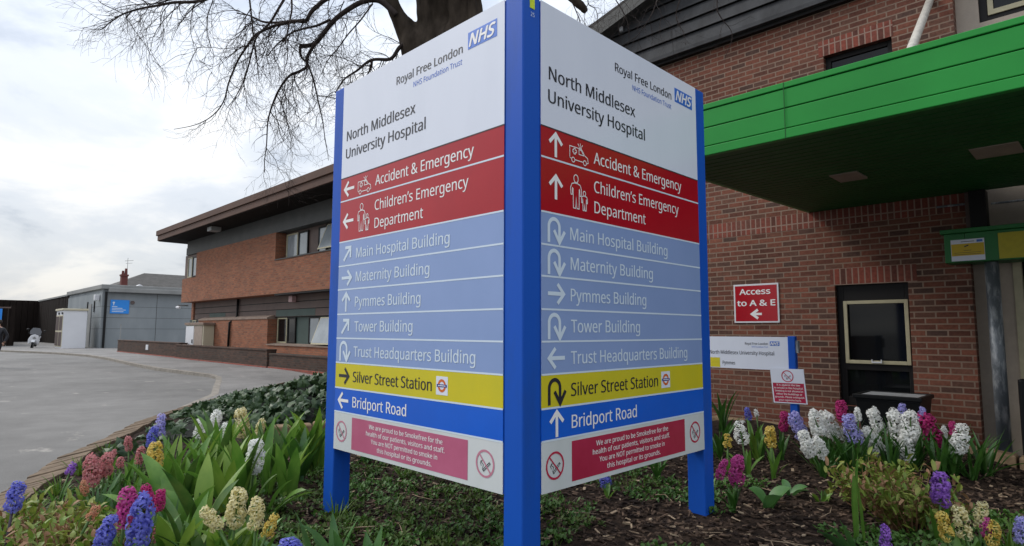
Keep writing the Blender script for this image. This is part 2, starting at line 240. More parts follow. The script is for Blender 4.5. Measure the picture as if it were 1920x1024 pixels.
# ------------------------------------------------------------------ mesh helpers
class MB:
    def __init__(s): s.v = []; s.f = []; s.mi = []
    def add(s, vs, fs, mi=0):
        b = len(s.v); s.v += [tuple(q) for q in vs]; s.f += [tuple(b + i for i in q) for q in fs]; s.mi += [mi] * len(fs); return s
    def box(s, x0, x1, y0, y1, z0, z1, mi=0):
        return s.add([(x, y, z) for x in (x0, x1) for y in (y0, y1) for z in (z0, z1)], [(0, 1, 3, 2), (4, 6, 7, 5), (0, 4, 5, 1), (2, 3, 7, 6), (0, 2, 6, 4), (1, 5, 7, 3)], mi)
    def prism(s, pts, a, b, axis='y', mi=0):     # outline (two coordinates) pushed along an axis
        n = len(pts)
        def P(p, t): return {'y': (p[0], t, p[1]), 'x': (t, p[0], p[1]), 'z': (p[0], p[1], t)}[axis]
        vs = [P(p, a) for p in pts] + [P(p, b) for p in pts]
        fs = [tuple(range(n)), tuple(range(2 * n - 1, n - 1, -1))] + [(i, i + n, (i + 1) % n + n, (i + 1) % n) for i in range(n)]
        return s.add(vs, fs, mi)
    def tube(s, pts, rad, n=8, mi=0, cap=True):
        pts = [Vector(p) for p in pts]; k = len(pts)
        if not hasattr(rad, '__len__'): rad = [rad] * k
        t0 = (pts[1] - pts[0]).normalized(); ref = Vector((0, 0, 1)) if abs(t0.z) < 0.9 else Vector((1, 0, 0))
        u = t0.cross(ref).normalized(); vs = []
        for i, p in enumerate(pts):
            t = (pts[min(i + 1, k - 1)] - pts[max(i - 1, 0)])
            t = t.normalized() if t.length > 1e-9 else t0
            u = (u - t * u.dot(t)); u = u.normalized() if u.length > 1e-6 else t.orthogonal().normalized(); v = t.cross(u)
            for j in range(n):
                a = 2 * PI * j / n; vs.append(p + (u * math.cos(a) + v * math.sin(a)) * rad[i])
        fs = [(i * n + j, i * n + (j + 1) % n, (i + 1) * n + (j + 1) % n, (i + 1) * n + j) for i in range(k - 1) for j in range(n)]
        if cap: fs += [tuple(range(n - 1, -1, -1)), tuple((k - 1) * n + j for j in range(n))]
        return s.add(vs, fs, mi)
    def lathe(s, prof, c=(0, 0, 0), n=16, mi=0):
        vs = [(c[0] + r * math.cos(2 * PI * j / n), c[1] + r * math.sin(2 * PI * j / n), c[2] + z) for r, z in prof for j in range(n)]
        k = len(prof)
        fs = [(i * n + j, i * n + (j + 1) % n, (i + 1) * n + (j + 1) % n, (i + 1) * n + j) for i in range(k - 1) for j in range(n)]
        fs += [tuple(range(n - 1, -1, -1)), tuple((k - 1) * n + j for j in range(n))]
        return s.add(vs, fs, mi)
    def build(s, name, m, parent=None, bevel=0, smooth=False, local=False, kind=None):
        me = bpy.data.meshes.new(name)
        o0 = Vector((0, 0, 0))
        if parent is not None and not local:
            q = parent
            while q is not None: o0 = o0 + q.location; q = q.parent
        me.from_pydata([tuple(Vector(v) - o0) for v in s.v], [], s.f)
        for q in (m if isinstance(m, (list, tuple)) else [m]): me.materials.append(q)
        if any(s.mi): me.polygons.foreach_set('material_index', s.mi)
        if smooth: me.polygons.foreach_set('use_smooth', [True] * len(me.polygons))
        bm = bmesh.new(); bm.from_mesh(me)
        if not smooth or len(bm.faces) < 4000: bmesh.ops.recalc_face_normals(bm, faces=bm.faces)
        bm.to_mesh(me); bm.free(); me.update()
        o = bpy.data.objects.new(name, me); col.objects.link(o)
        if parent is not None: o.parent = parent
        if bevel:
            b = o.modifiers.new('bevel', 'BEVEL'); b.width = bevel; b.segments = 2; b.limit_method = 'ANGLE'
        if kind: o['kind'] = kind
        return o
def BX(*a): return MB().box(*a)
def tag(o, label, cat, group=None, kind=None):
    if label: o['label'] = label
    if cat: o['category'] = cat
    if group: o['group'] = group
    if kind: o['kind'] = kind
    return o
def thing(name, loc, label, cat, group=None):
    o = bpy.data.objects.new(name, None); o.location = loc; o.empty_display_size = 0.1; col.objects.link(o); return tag(o, label, cat, group)

GLYPH = {
' ': (208, ''),
'&': (587, '244,581 284,578 318,567 345,549 366,524 378,494 383,458 374,411 350,372 313,338 268,308 423,159 442,186 457,216 469,250 479,286 550,286 536,237 518,191 496,150 468,114 585,0 490,0 420,67 394,46 366,28 336,13 303,2 265,-6 223,-8 171,-4 127,10 91,32 65,63 48,102 43,149 46,187 57,220 75,248 100,273 131,296 166,318 149,337 133,358 118,379 107,403 99,429 96,456 101,493 114,524 135,548 165,567 201,578/209,273 182,257 159,239 141,221 128,201 119,178 116,152 124,112 146,81 181,61 225,55 273,59 314,71 347,90 375,111/241,524 211,519 186,506 171,485 165,457 169,429 180,404 199,378 225,350 265,376 292,401 308,428 313,458 308,484 294,505 271,519'),
',': (215, '154,84 146,55 136,23 124,-10 111,-42 98,-74 85,-103 33,-103 41,-72 49,-38 56,-3 63,31 68,63 73,93 148,93'),
'.': (215, '58,43 61,69 72,85 88,94 107,97 126,94 142,85 153,69 157,43 153,18 142,2 126,-8 107,-11 88,-8 72,2 61,18'),
'2': (459, '417,0 38,0 38,59 188,210 228,251 261,287 287,320 306,353 318,387 322,424 315,466 294,496 261,514 221,520 181,517 147,506 115,489 83,466 45,513 68,531 94,548 122,561 153,572 186,578 221,581 270,576 313,562 347,540 372,510 388,472 394,428 389,385 375,344 353,305 324,267 288,227 247,185 128,67 128,64 417,64'),
'5': (459, '221,351 275,346 322,331 361,307 389,274 407,232 413,183 407,128 387,81 356,43 314,15 261,-2 199,-8 156,-6 116,0 80,10 51,23 51,90 82,74 121,62 161,55 200,52 239,55 274,65 302,82 323,106 336,137 341,176 332,225 306,262 262,284 197,292 173,291 146,288 120,284 99,280 64,302 86,573 373,573 373,508 146,508 132,342 148,345 169,348 194,350'),
'A': (512, '437,0 368,177 141,177 73,0 0,0 224,575 289,575 512,0/282,415 279,424 274,438 269,455 263,473 259,489 255,500 251,484 247,468 242,452 238,438 230,415 165,241 346,241'),
'B': (521, '241,573 307,569 361,558 404,541 434,515 453,478 459,431 456,399 446,371 431,347 409,328 382,313 350,304 350,300 384,292 415,279 441,261 461,236 474,203 478,163 472,115 454,74 425,42 385,19 337,5 279,0 78,0 78,573/256,329 318,335 357,352 377,382 384,423 376,463 351,490 308,506 245,511 150,511 150,329/150,269 150,61 265,61 330,68 371,91 394,125 401,168 398,197 388,221 370,241 344,256 307,266 260,269'),
'C': (507, '323,517 280,513 241,502 206,482 178,456 155,423 139,383 129,337 125,286 128,241 135,200 147,164 175,117 213,83 262,62 322,55 359,57 394,62 427,69 460,78 460,15 427,5 393,-2 356,-7 312,-8 257,-4 208,8 166,28 130,56 101,90 78,131 62,178 52,230 49,287 51,329 57,369 67,406 89,456 120,499 159,534 206,559 261,575 324,581 367,578 409,572 448,561 482,547 453,486 425,497 394,508 360,515'),
'D': (585, '536,292 533,231 521,177 501,131 474,91 439,58 399,33 351,15 297,4 237,0 78,0 78,573 254,573 309,569 359,558 404,540 443,516 476,484 502,446 521,401 533,350/460,289 457,337 449,379 435,415 404,457 361,487 308,505 244,511 150,511 150,62 228,62 299,68 357,87 402,119 434,164 454,220'),
'E': (446, '398,0 78,0 78,573 398,573 398,509 150,509 150,330 383,330 383,268 150,268 150,63 398,63'),
'F': (416, '150,0 78,0 78,573 398,573 398,509 150,509 150,306 383,306 383,243 150,243'),
'H': (594, '516,0 443,0 443,267 150,267 150,0 78,0 78,573 150,573 150,330 443,330 443,573 516,573'),
'I': (272, '239,0 32,0 32,42 99,57 99,515 32,531 32,573 239,573 239,531 172,515 172,57 239,42'),
'L': (420, '78,0 78,573 150,573 150,64 400,64 400,0'),
'M': (727, '330,0 142,502 139,502 140,484 142,461 143,435 144,407 144,377 144,347 144,0 78,0 78,573 184,573 361,103 364,103 544,573 650,573 650,0 578,0 578,352 578,380 579,408 580,435 581,460 583,482 584,501 581,501 390,0'),
'N': (609, '532,0 447,0 141,476 138,476 139,455 141,432 143,378 144,349 144,320 144,0 78,0 78,573 161,573 467,99 470,99 469,115 468,137 467,164 466,193 465,223 464,249 464,573 532,573'),
'O': (626, '577,287 576,244 570,204 561,166 540,116 510,73 473,38 428,13 375,-3 314,-8 251,-3 196,13 151,39 114,73 85,116 65,167 56,204 51,245 49,288 52,344 62,396 78,442 100,482 130,517 166,545 208,565 258,577 314,581 369,577 417,565 459,545 495,517 524,483 547,442 564,396 574,344/125,287 127,241 134,200 145,163 171,117 207,83 255,62 314,55 373,62 420,83 456,117 481,163 492,200 499,241 501,287 496,354 481,411 456,457 421,491 373,511 314,518 255,511 207,490 171,457 145,411 134,374 127,333'),
'P': (485, '229,573 297,568 352,553 393,528 421,495 439,454 444,404 441,370 433,336 417,306 395,278 364,255 324,238 275,227 216,223 150,223 150,0 78,0 78,573/223,511 150,511 150,285 208,285 258,288 298,296 330,311 352,334 365,363 370,401 361,449 334,484 289,504'),
'R': (499, '236,573 301,568 353,555 393,532 422,500 439,460 444,410 440,368 427,334 408,306 385,285 358,269 330,257 487,0 403,0 264,237 150,237 150,0 78,0 78,573/232,510 150,510 150,298 236,298 296,304 338,325 362,359 370,407 366,440 355,467 336,486 310,500 275,507'),
'S': (440, '403,153 396,106 378,66 348,35 307,11 257,-3 198,-8 167,-7 137,-5 109,-1 83,4 61,11 41,19 41,88 73,76 113,65 156,57 201,55 240,57 273,66 298,79 316,98 327,120 330,147 327,173 318,194 302,213 277,230 242,247 196,265 161,279 131,294 106,311 85,330 69,351 57,375 50,403 48,435 54,477 71,513 99,542 136,563 180,576 231,581 276,578 318,572 355,562 389,549 366,487 336,499 302,508 266,515 229,517 196,515 169,507 148,494 133,478 124,457 121,434 124,407 133,386 149,367 172,351 204,335 246,318 293,299 332,279 362,255 385,228 398,194'),
'T': (446, '259,0 187,0 187,509 8,509 8,573 437,573 437,509 259,509'),
'U': (586, '513,202 507,146 489,95 459,52 416,20 380,4 338,-5 290,-8 225,-2 171,18 128,50 97,93 78,144 72,204 72,573 144,573 144,201 154,139 182,93 228,64 294,55 342,59 379,73 407,96 427,126 438,161 442,202 442,573 513,573'),
'W': (746, '735,573 583,0 510,0 399,375 394,392 389,410 384,427 380,443 373,471 371,481 370,488 369,481 367,471 364,458 361,443 352,409 348,391 342,373 234,0 161,0 10,573 85,573 174,223 179,205 183,186 187,169 190,151 194,134 196,118 201,87 204,103 206,119 210,137 213,154 218,173 222,191 227,209 232,227 333,573 407,573 512,225 518,206 523,187 527,169 532,151 535,133 538,117 544,87 547,107 550,129 555,151 560,175 566,199 572,224 660,573'),
'Y': (454, '227,291 376,573 454,573 263,222 263,0 191,0 191,219 0,573 79,573'),
'a': (450, '231,437 279,433 318,422 347,403 376,358 385,293 385,0 334,0 320,61 317,61 298,40 279,22 258,9 234,-1 206,-6 172,-8 136,-5 103,6 75,23 55,48 41,80 37,119 50,176 87,219 127,238 179,251 243,257 316,259 316,285 310,330 293,359 265,375 227,380 194,378 163,370 133,359 106,347 84,400 115,414 151,426 190,434/252,208 184,200 141,182 118,155 110,119 115,87 132,66 157,53 188,49 238,56 279,79 306,117 315,172 315,210'),
'b': (493, '139,461 138,435 138,410 136,389 135,373 139,373 161,398 189,419 226,432 272,437 322,431 365,412 401,381 428,338 444,283 449,215 447,168 439,127 427,91 400,48 365,17 322,-2 272,-8 226,-3 189,10 161,31 139,55 133,55 119,0 68,0 68,609 139,609/260,379 219,374 188,361 165,339 150,308 142,268 139,217 139,214 142,165 150,125 165,93 202,61 261,51 312,61 348,93 363,126 373,166 376,216 373,265 363,306 348,338 311,368'),
'c': (385, '241,-8 187,-2 139,15 99,45 69,87 55,123 47,165 44,213 47,262 56,305 71,342 102,385 142,415 191,432 245,438 278,436 309,431 336,424 358,415 337,356 316,363 292,370 267,374 244,376 204,371 172,358 148,335 131,303 120,263 117,213 120,166 131,126 148,94 172,71 202,58 240,53 273,55 302,60 328,68 351,78 351,15 328,5 304,-2 275,-7'),
'd': (493, '221,-8 171,-2 128,17 92,48 65,91 49,146 44,214 49,282 66,338 93,381 128,413 171,432 221,438 253,436 280,429 303,420 323,407 340,391 354,374 359,374 358,387 356,405 355,424 354,438 354,609 425,609 425,0 368,0 358,58 354,58 340,40 323,24 303,11 279,1 252,-6/232,51 290,60 328,88 348,135 355,200 355,213 352,263 343,304 329,336 291,369 231,379 181,368 146,334 130,300 120,260 117,213 120,165 130,125 146,93 181,61'),
'e': (452, '234,438 286,432 329,414 364,385 390,346 406,299 411,244 411,201 117,201 127,137 154,90 197,62 254,52 293,54 327,60 359,69 392,82 392,20 359,8 327,-1 292,-6 251,-8 194,-2 143,17 101,48 70,91 56,126 47,167 44,212 47,257 55,297 68,333 96,378 134,411 181,431/233,380 188,372 154,348 130,309 119,257 338,257 335,292 326,322 312,346 292,364 266,376'),
'f': (276, '266,375 158,375 158,0 87,0 87,375 12,375 12,408 87,432 87,457 92,507 104,547 124,577 152,597 186,609 227,613 252,612 274,609 294,604 310,599 292,544 278,548 262,552 245,555 228,556 197,550 175,532 162,502 158,458 158,430 266,430'),
'g': (493, '221,438 261,434 297,422 329,402 355,373 359,373 369,430 425,430 425,-7 420,-63 404,-109 378,-146 341,-172 293,-187 233,-192 188,-191 147,-186 110,-177 78,-165 78,-100 111,-114 149,-125 191,-132 237,-134 286,-126 324,-101 347,-63 355,-13 355,4 355,16 356,32 357,47 358,57 354,57 329,28 299,8 263,-4 221,-8 170,-2 126,18 91,51 65,95 49,149 44,214 49,278 65,332 91,377 126,411 169,431/230,379 197,374 169,359 147,336 130,303 120,262 117,213 120,165 130,124 146,92 182,60 232,50 262,52 288,58 309,69 326,85 340,105 349,131 354,161 356,197 356,214 353,267 343,309 326,340 302,362 270,374'),
'h': (495, '139,431 138,415 138,399 136,384 135,370 140,370 155,391 174,407 196,420 221,429 247,435 273,437 321,433 360,421 391,400 413,370 426,330 431,280 431,0 361,0 361,275 355,321 338,353 308,372 265,379 222,374 189,360 166,338 150,308 142,269 139,222 139,0 68,0 68,609 139,609'),
'i': (207, '139,430 139,0 68,0 68,430/104,591 119,588 133,580 142,566 145,546 142,526 133,512 119,504 104,501 88,504 75,512 66,526 63,546 66,566 75,580 88,588'),
'k': (428, '138,291 138,276 137,257 135,221 138,221 144,229 152,240 172,264 181,276 189,285 326,430 409,430 235,246 421,0 336,0 187,200 138,158 138,0 68,0 68,609 138,609'),
'l': (207, '139,0 68,0 68,609 139,609'),
'm': (750, '540,438 603,429 649,401 669,371 681,330 685,280 685,0 615,0 615,277 610,321 594,353 567,372 528,379 474,369 438,342 418,298 411,237 411,0 342,0 342,277 339,308 332,333 320,353 303,367 281,376 253,379 215,374 185,360 164,338 150,308 141,269 139,223 139,0 68,0 68,430 125,430 136,371 140,371 155,392 173,409 194,422 217,431 241,436 266,438 312,433 349,420 378,398 398,366 402,366 427,398 461,420 499,433'),
'n': (495, '275,438 322,434 361,421 391,401 413,371 426,330 431,280 431,0 361,0 361,275 355,321 338,353 308,372 265,379 204,368 166,338 146,289 139,223 139,0 68,0 68,430 125,430 136,371 140,371 156,392 175,409 198,422 222,431 248,436'),
'o': (485, '442,216 438,165 428,121 411,82 388,51 359,25 324,7 285,-4 241,-8 200,-4 163,7 129,25 100,51 77,82 59,121 48,165 44,216 47,261 55,301 68,336 97,380 137,412 186,431 244,438 299,431 347,412 387,380 417,336 431,301 439,261/117,216 120,169 130,128 147,95 172,71 203,56 243,51 282,56 314,71 339,95 356,128 366,169 369,216 365,263 355,303 338,335 314,359 282,374 242,379 185,368 147,335 130,303 120,263'),
'p': (493, '273,438 322,432 365,413 401,383 428,339 444,284 449,216 447,170 439,129 427,93 401,49 365,17 322,-2 272,-8 241,-6 213,1 190,11 170,24 153,38 139,55 134,55 136,39 137,20 138,1 139,-16 139,-192 68,-192 68,430 126,430 136,371 139,371 153,389 170,405 189,419 213,429 240,436/260,379 221,374 190,362 167,342 152,313 142,275 139,229 139,216 142,167 150,126 165,93 188,70 220,55 261,51 297,56 326,72 348,98 364,131 373,171 376,217 373,262 363,302 348,334 311,367'),
'q': (493, '354,-9 355,7 355,25 356,43 358,58 354,58 332,32 303,11 266,-3 219,-8 170,-2 128,17 93,48 66,91 49,146 44,214 47,261 54,302 67,338 93,381 129,413 172,432 221,438 267,433 304,419 333,397 355,371 358,371 369,430 425,430 425,-192 354,-192/233,51 272,55 304,67 327,87 342,116 352,153 355,199 355,213 352,263 343,305 328,337 290,369 231,379 181,368 145,334 130,300 120,260 117,213 120,165 130,126 146,93 182,61'),
'r': (331, '269,438 281,438 295,437 308,435 319,433 310,368 299,370 287,372 275,373 264,374 240,371 217,363 195,351 176,334 161,313 149,289 141,261 139,229 139,0 68,0 68,430 126,430 134,351 137,351 152,374 170,395 191,413 214,426 240,435'),
's': (384, '348,119 343,80 327,49 302,24 268,6 226,-4 176,-8 135,-6 99,-1 68,8 42,19 42,83 70,71 104,60 141,52 178,49 224,53 256,66 274,86 280,112 278,128 271,141 259,154 239,167 212,180 174,196 135,212 103,228 76,245 57,266 45,292 41,324 52,372 85,408 118,425 157,435 202,438 240,436 275,430 308,421 339,409 315,353 287,363 258,372 228,378 197,380 159,377 131,366 114,350 108,328 111,312 119,298 133,286 154,274 182,261 219,246 257,231 289,215 314,197 333,176 344,150'),
't': (289, '212,50 228,50 245,53 260,55 272,59 272,5 258,0 240,-4 219,-7 200,-8 167,-5 138,4 112,20 91,44 78,79 74,125 74,375 13,375 13,409 75,437 103,528 144,528 144,430 269,430 269,375 144,375 144,127 149,93 163,69 185,54'),
'u': (495, '427,430 427,0 370,0 359,57 356,57 340,36 321,20 298,8 273,-1 247,-6 220,-8 173,-4 134,8 103,29 81,59 68,99 63,148 63,430 135,430 135,153 141,108 158,76 188,57 230,51 273,55 306,69 330,91 345,121 354,160 357,206 357,430'),
'v': (407, '163,0 0,430 75,430 167,176 173,158 180,137 187,116 193,96 198,78 201,63 204,63 208,78 214,96 220,117 227,138 234,158 241,176 332,430 407,430 244,0'),
'w': (630, '346,243 336,276 331,292 328,308 321,335 318,347 316,357 313,357 311,347 308,335 305,322 302,307 298,292 294,275 289,259 284,242 207,1 127,1 9,431 82,431 141,201 147,178 153,154 158,131 163,109 167,90 169,73 172,73 175,84 178,97 185,128 189,144 193,160 197,175 201,188 277,431 354,431 428,188 434,169 440,149 446,129 451,109 455,90 457,74 460,74 463,89 466,108 471,129 477,153 483,177 489,201 549,431 621,431 502,1 419,1'),
'x': (424, '170,220 22,430 102,430 213,268 322,430 402,430 253,220 410,0 330,0 213,172 94,0 14,0'),
'y': (409, '1,430 76,430 169,185 177,164 184,144 191,124 196,105 201,86 205,68 209,68 215,91 224,121 234,153 245,186 333,430 409,430 224,-59 207,-97 188,-130 165,-156 138,-176 106,-188 67,-192 49,-192 34,-190 20,-188 9,-186 9,-130 19,-132 30,-133 43,-134 56,-135 79,-132 99,-126 116,-114 130,-99 142,-80 152,-59 174,-2'),
'’': (140, '131,564 122,534 112,503 101,470 88,437 75,406 62,376 10,376 15,399 21,424 27,450 32,476 37,502 42,527 46,551 50,573 125,573'),
}

_fm = {}
def glyphs(s, bold=0.0, shear=0.0):
    key = (s, bold, shear)
    if key in _fm: return _fm[key]
    cu = bpy.data.curves.new('t', 'CURVE'); cu.dimensions = '2D'; cu.fill_mode = 'BOTH'; x = 0
    for c in s:
        adv, body = GLYPH[c]
        for sp in (body.split('/') if body else []):
            raw = [Vector([float(q) / 1000 for q in p.split(',')]) for p in sp.split(' ')]; pts = []; o = []
            for p in raw:
                if pts and (p - pts[-1]).length < .0085: pts[-1] = (p + pts[-1]) / 2
                else: pts.append(p)
            n = len(pts)
            for i in range(n):
                p = pts[i]
                if bold:
                    d1 = (p - pts[i - 1]).normalized(); d2 = (pts[(i + 1) % n] - p).normalized(); n1 = Vector((-d1.y, d1.x)); n2 = Vector((-d2.y, d2.x)); m_ = n1 + n2
                    m_ = m_.normalized() if m_.length > 1e-5 else n1; p = p + m_ * bold / max(.6, m_.dot(n1))
                o.append((x + p.x + shear * p.y, p.y))
            q = cu.splines.new('POLY'); q.points.add(n - 1); q.use_cyclic_u = True
            for i, p in enumerate(o): q.points[i].co = (p[0], p[1], 0, 1)
        x += adv / 1000 + bold * 1.2
    o = bpy.data.objects.new('t', cu); col.objects.link(o)
    dg = bpy.context.evaluated_depsgraph_get(); dg.update()
    me = bpy.data.meshes.new_from_object(o.evaluated_get(dg))
    vs = [tuple(v.co[:2]) for v in me.vertices]; fs = [tuple(p.vertices) for p in me.polygons]
    bpy.data.objects.remove(o); bpy.data.curves.remove(cu); bpy.data.meshes.remove(me)
    _fm[key] = (vs, fs); return vs, fs
def cap_h():
    vs, _ = glyphs('H'); return max(v[1] for v in vs) - min(v[1] for v in vs)
class Plane:         # a flat face: origin O, u to the viewer's right, v up, n towards the viewer
    def __init__(s, O, u, n, v=(0, 0, 1)): s.O = Vector(O); s.u = Vector(u); s.n = Vector(n); s.v = Vector(v)
    def p(s, a, b, h=0.0): return s.O + s.u * a + s.v * b + s.n * h
CAPH = cap_h()
def write(mb, pl, s, u0, u1, v, cap, h=0.0012, bold=0.0, shear=0.0, align='fit', mi=0):
    vs, fs = glyphs(s, 0.0, shear)
    x0 = min(q[0] for q in vs); x1 = max(q[0] for q in vs); sy = cap / CAPH
    sx = (u1 - u0) / (x1 - x0)
    # heavier letters: the same outlines laid again a hair to each side
    for k, (a, b) in enumerate(((0, 0), (1, 0), (-1, 0), (0, .8), (0, -.8)) if bold > .015 else ((1, 0), (-1, 0)) if bold else ((0, 0),)):
        mb.add([pl.p(u0 + (q[0] - x0 + a * bold) * sx, v + (q[1] + b * bold) * sy, h + k * .00018) for q in vs], fs, mi)
    return mb
def rect(mb, pl, u0, u1, v0, v1, h, mi=0): return mb.add([pl.p(u0, v0, h), pl.p(u1, v0, h), pl.p(u1, v1, h), pl.p(u0, v1, h)], [(0, 1, 2, 3)], mi)
def plate(mb, pl, u0, u1, v0, v1, h0, h1, mi=0):
    vs = [pl.p(a, b, c) for c in (h0, h1) for a, b in ((u0, v0), (u1, v0), (u1, v1), (u0, v1))]
    return mb.add(vs, [(0, 3, 2, 1), (4, 5, 6, 7), (0, 1, 5, 4), (1, 2, 6, 5), (2, 3, 7, 6), (3, 0, 4, 7)], mi)
def stroke(mb, pl, pts, wd, h=0.0014, closed=False, mi=0):     # a drawn line of constant width with mitred joins
    P = [Vector((a, b)) for a, b in pts]; n = len(P); r = wd / 2; ls = []; rs = []
    if not closed:
        P[0] = P[0] - (P[1] - P[0]).normalized() * r * 0.6; P[-1] = P[-1] + (P[-1] - P[-2]).normalized() * r * 0.6
    for i in range(n):
        a = P[i - 1] if (i > 0 or closed) else None; c = P[(i + 1) % n] if (i < n - 1 or closed) else None
        d1 = (P[i] - a).normalized() if a is not None else (c - P[i]).normalized(); d2 = (c - P[i]).normalized() if c is not None else d1
        t = (d1 + d2); t = t.normalized() if t.length > 1e-6 else d1
        nn = Vector((-t.y, t.x)); k = 1 / max(0.45, abs(nn.dot(Vector((-d1.y, d1.x)))))
        ls.append(P[i] + nn * r * k); rs.append(P[i] - nn * r * k)
    vs = [pl.p(q.x, q.y, h) for q in ls] + [pl.p(q.x, q.y, h) for q in rs]
    m = n if closed else n - 1
    return mb.add(vs, [(i, (i + 1) % n, (i + 1) % n + n, i + n) for i in range(m)], mi)
def arc(cx, cy, rx, ry, a0, a1, n=16): return [(cx + rx * math.cos(math.radians(a0 + (a1 - a0) * i / n)), cy + ry * math.sin(math.radians(a0 + (a1 - a0) * i / n))) for i in range(n + 1)]
def ring(mb, pl, cx, cy, r, wd, h=0.0014, mi=0): return stroke(mb, pl, arc(cx, cy, r, r, 0, 360, 32)[:-1], wd, h, True, mi)
def disc(mb, pl, cx, cy, r, h, mi=0, n=28): return mb.add([pl.p(cx + r * math.cos(2 * PI * i / n), cy + r * math.sin(2 * PI * i / n), h) for i in range(n)], [tuple(range(n))], mi)

# ------------------------------------------------------------------ ground, road, pavements, bed
def ss(a, b, x): t = min(1, max(0, (x - a) / (b - a))); return t * t * (3 - 2 * t)
def interp(tb, y):
    if y <= tb[0][0]: return tb[0][1]
    for (a, p), (b, q) in zip(tb, tb[1:]):
        if y <= b: return p + (q - p) * (y - a) / (b - a)
    return tb[-1][1]
BL = [(-2.6, .6), (-1.5, -.3), (-.5, -1.0), (.6, -1.48), (1.6, -1.66), (2.6, -1.56), (3.6, -1.32), (4.49, -1.02), (4.92, -.78), (5.82, -.44), (6.67, .08), (8.15, .86), (9.36, 1.74), (10.88, 3.03), (12.0, 4.2), (12.7, 4.9)]
BR = [(-2.6, 3.2), (-2.2, 3.6), (-1.5, 4.3), (-1.05, 4.72), (-.6, 4.95), (1.3, 5.05), (4, 5.2), (8, 5.35), (11.5, 5.3), (12.7, 5.0)]
def hsoil(x, y):
    dl = x - interp(BL, y); base = 0.28 - 0.17 * (1 - ss(0.0, 1.3, dl)) * ss(1.2, 3.4, y)
    base += 0.10 * ss(3.3, 4.2, x) * (1 - ss(1.3, 2.0, y)) * ss(-1.3, -.6, y)
    return base
def soil_z(x, y): return hsoil(x, y) + 0.022 * noise.noise(Vector((x * 3, y * 3, 0))) + 0.012 * noise.noise(Vector((x * 9, y * 9, 3)))
tag(MB().add([(-400, -400, 0), (400, -400, 0), (400, 400, 0), (-400, 400, 0)], [(0, 1, 2, 3)]).build('road', M['asphalt']), None, None, kind='structure')
# pavement with a kerb that drops flush at the crossing
KL = [(7.0, 1.2), (9.6, 1.55), (10.3, 1.75), (12.26, 2.94), (14.2, 3.66), (15.6, 4.2), (16.6, 4.55), (17.4, 4.62), (18.9, 4.52), (21.8, 4.38), (26, 4.55), (31.5, 4.93), (36, 5.0), (41, 4.4), (45, 3.4), (48.7, 2.4), (50, 1.2), (51, -2), (52, -40)]
def kz(y): return 0.008 + 0.09 * ss(14.8, 18.2, y)
pv = MB(); kb = MB()
inner = []
for i, (y, x) in enumerate(KL):
    a = Vector((KL[max(0, i - 1)][1], KL[max(0, i - 1)][0])); b = Vector((KL[min(len(KL) - 1, i + 1)][1], KL[min(len(KL) - 1, i + 1)][0]))
    t = (b - a).normalized(); inner.append((x + t.y * 0.15, y - t.x * 0.15))
rows = [[(p[0], p[1], kz(p[1])), (p[0] * .5 + 30, p[1] if i < 15 else 52 + (i - 15) * 14, kz(p[1]))] for i, p in enumerate(inner)]
for i in range(len(rows) - 1):
    pv.add([rows[i][0], rows[i][1], rows[i + 1][1], rows[i + 1][0]], [(0, 1, 2, 3)])
for i in range(len(KL) - 1):
    (y0, x0), (y1, x1) = KL[i], KL[i + 1]; z0, z1 = kz(y0) + .003, kz(y1) + .003
    kb.add([(x0, y0, -.01), (x1, y1, -.01), (x0, y0, z0), (x1, y1, z1), (inner[i][0], inner[i][1], z0), (inner[i + 1][0], inner[i + 1][1], z1), (inner[i][0], inner[i][1], -.01), (inner[i + 1][0], inner[i + 1][1], -.01)], [(0, 1, 3, 2), (2, 3, 5, 4), (4, 5, 7, 6)])
tag(pv.build('pavement', M['tarmac_path']), None, None, kind='structure')
tag(kb.build('kerb', M['kerb']), None, None, kind='structure')
tag(MB().add([(4.9, -9, .006), (7.4, -9, .006), (7.4, 9.2, .006), (4.9, 9.2, .006)], [(0, 1, 2, 3)]).build('paved_path', M['paver']), None, None, kind='structure')
# planting bed
bd = MB(); NY, NX = 150, 66
for j in range(NY + 1):
    y = -2.6 + 15.3 * (j / NY) ** 1.35; xl, xr = interp(BL, y), interp(BR, y)
    for i in range(NX + 1):
        x = xl + (xr - xl) * i / NX; bd.v.append((x, y, soil_z(x, y)))
bd.f = [(j * (NX + 1) + i, j * (NX + 1) + i + 1, (j + 1) * (NX + 1) + i + 1, (j + 1) * (NX + 1) + i) for j in range(NY) for i in range(NX)]; bd.mi = [0] * len(bd.f)
tag(bd.build('planting_bed', M['soil'], smooth=True), None, None, kind='structure')

# sett edging along the road side of the bed
ed = MB()
pts = []
yy = -2.6
while yy < 12.6: pts.append((interp(BL, yy), yy)); yy += 0.02
acc = 0; last = Vector(pts[0]); 
for i in range(1, len(pts) - 1):
    p = Vector(pts[i]); acc += (p - last).length; last = p
    if acc >= 0.105:
        acc = 0; t = (Vector(pts[min(i + 4, len(pts) - 1)]) - Vector(pts[max(i - 4, 0)])).normalized(); nn = Vector((-t.y, t.x)); hw = 0.0505
        jit = ru(-.008, .008); zt = 0.15 + ru(-.006, .006); a = p + nn * (0.0 + jit); b = p + nn * (0.33 + jit)
        vs = []
        for z in (-.02, None):
            for q, s_ in ((a, -1), (a, 1), (b, 1), (b, -1)):
                zz = z if z is not None else (zt if q is a else zt - 0.075)
                c = q + t * hw * s_; vs.append((c.x, c.y, zz))
        ed.add(vs, [(0, 1, 5, 4), (1, 2, 6, 5), (2, 3, 7, 6), (3, 0, 4, 7), (4, 5, 6, 7)])
tag(ed.build('sett_edging', M['sett'], bevel=0.006), 'low kerb of worn tan setts curving along the road side of the flower bed', 'edging')
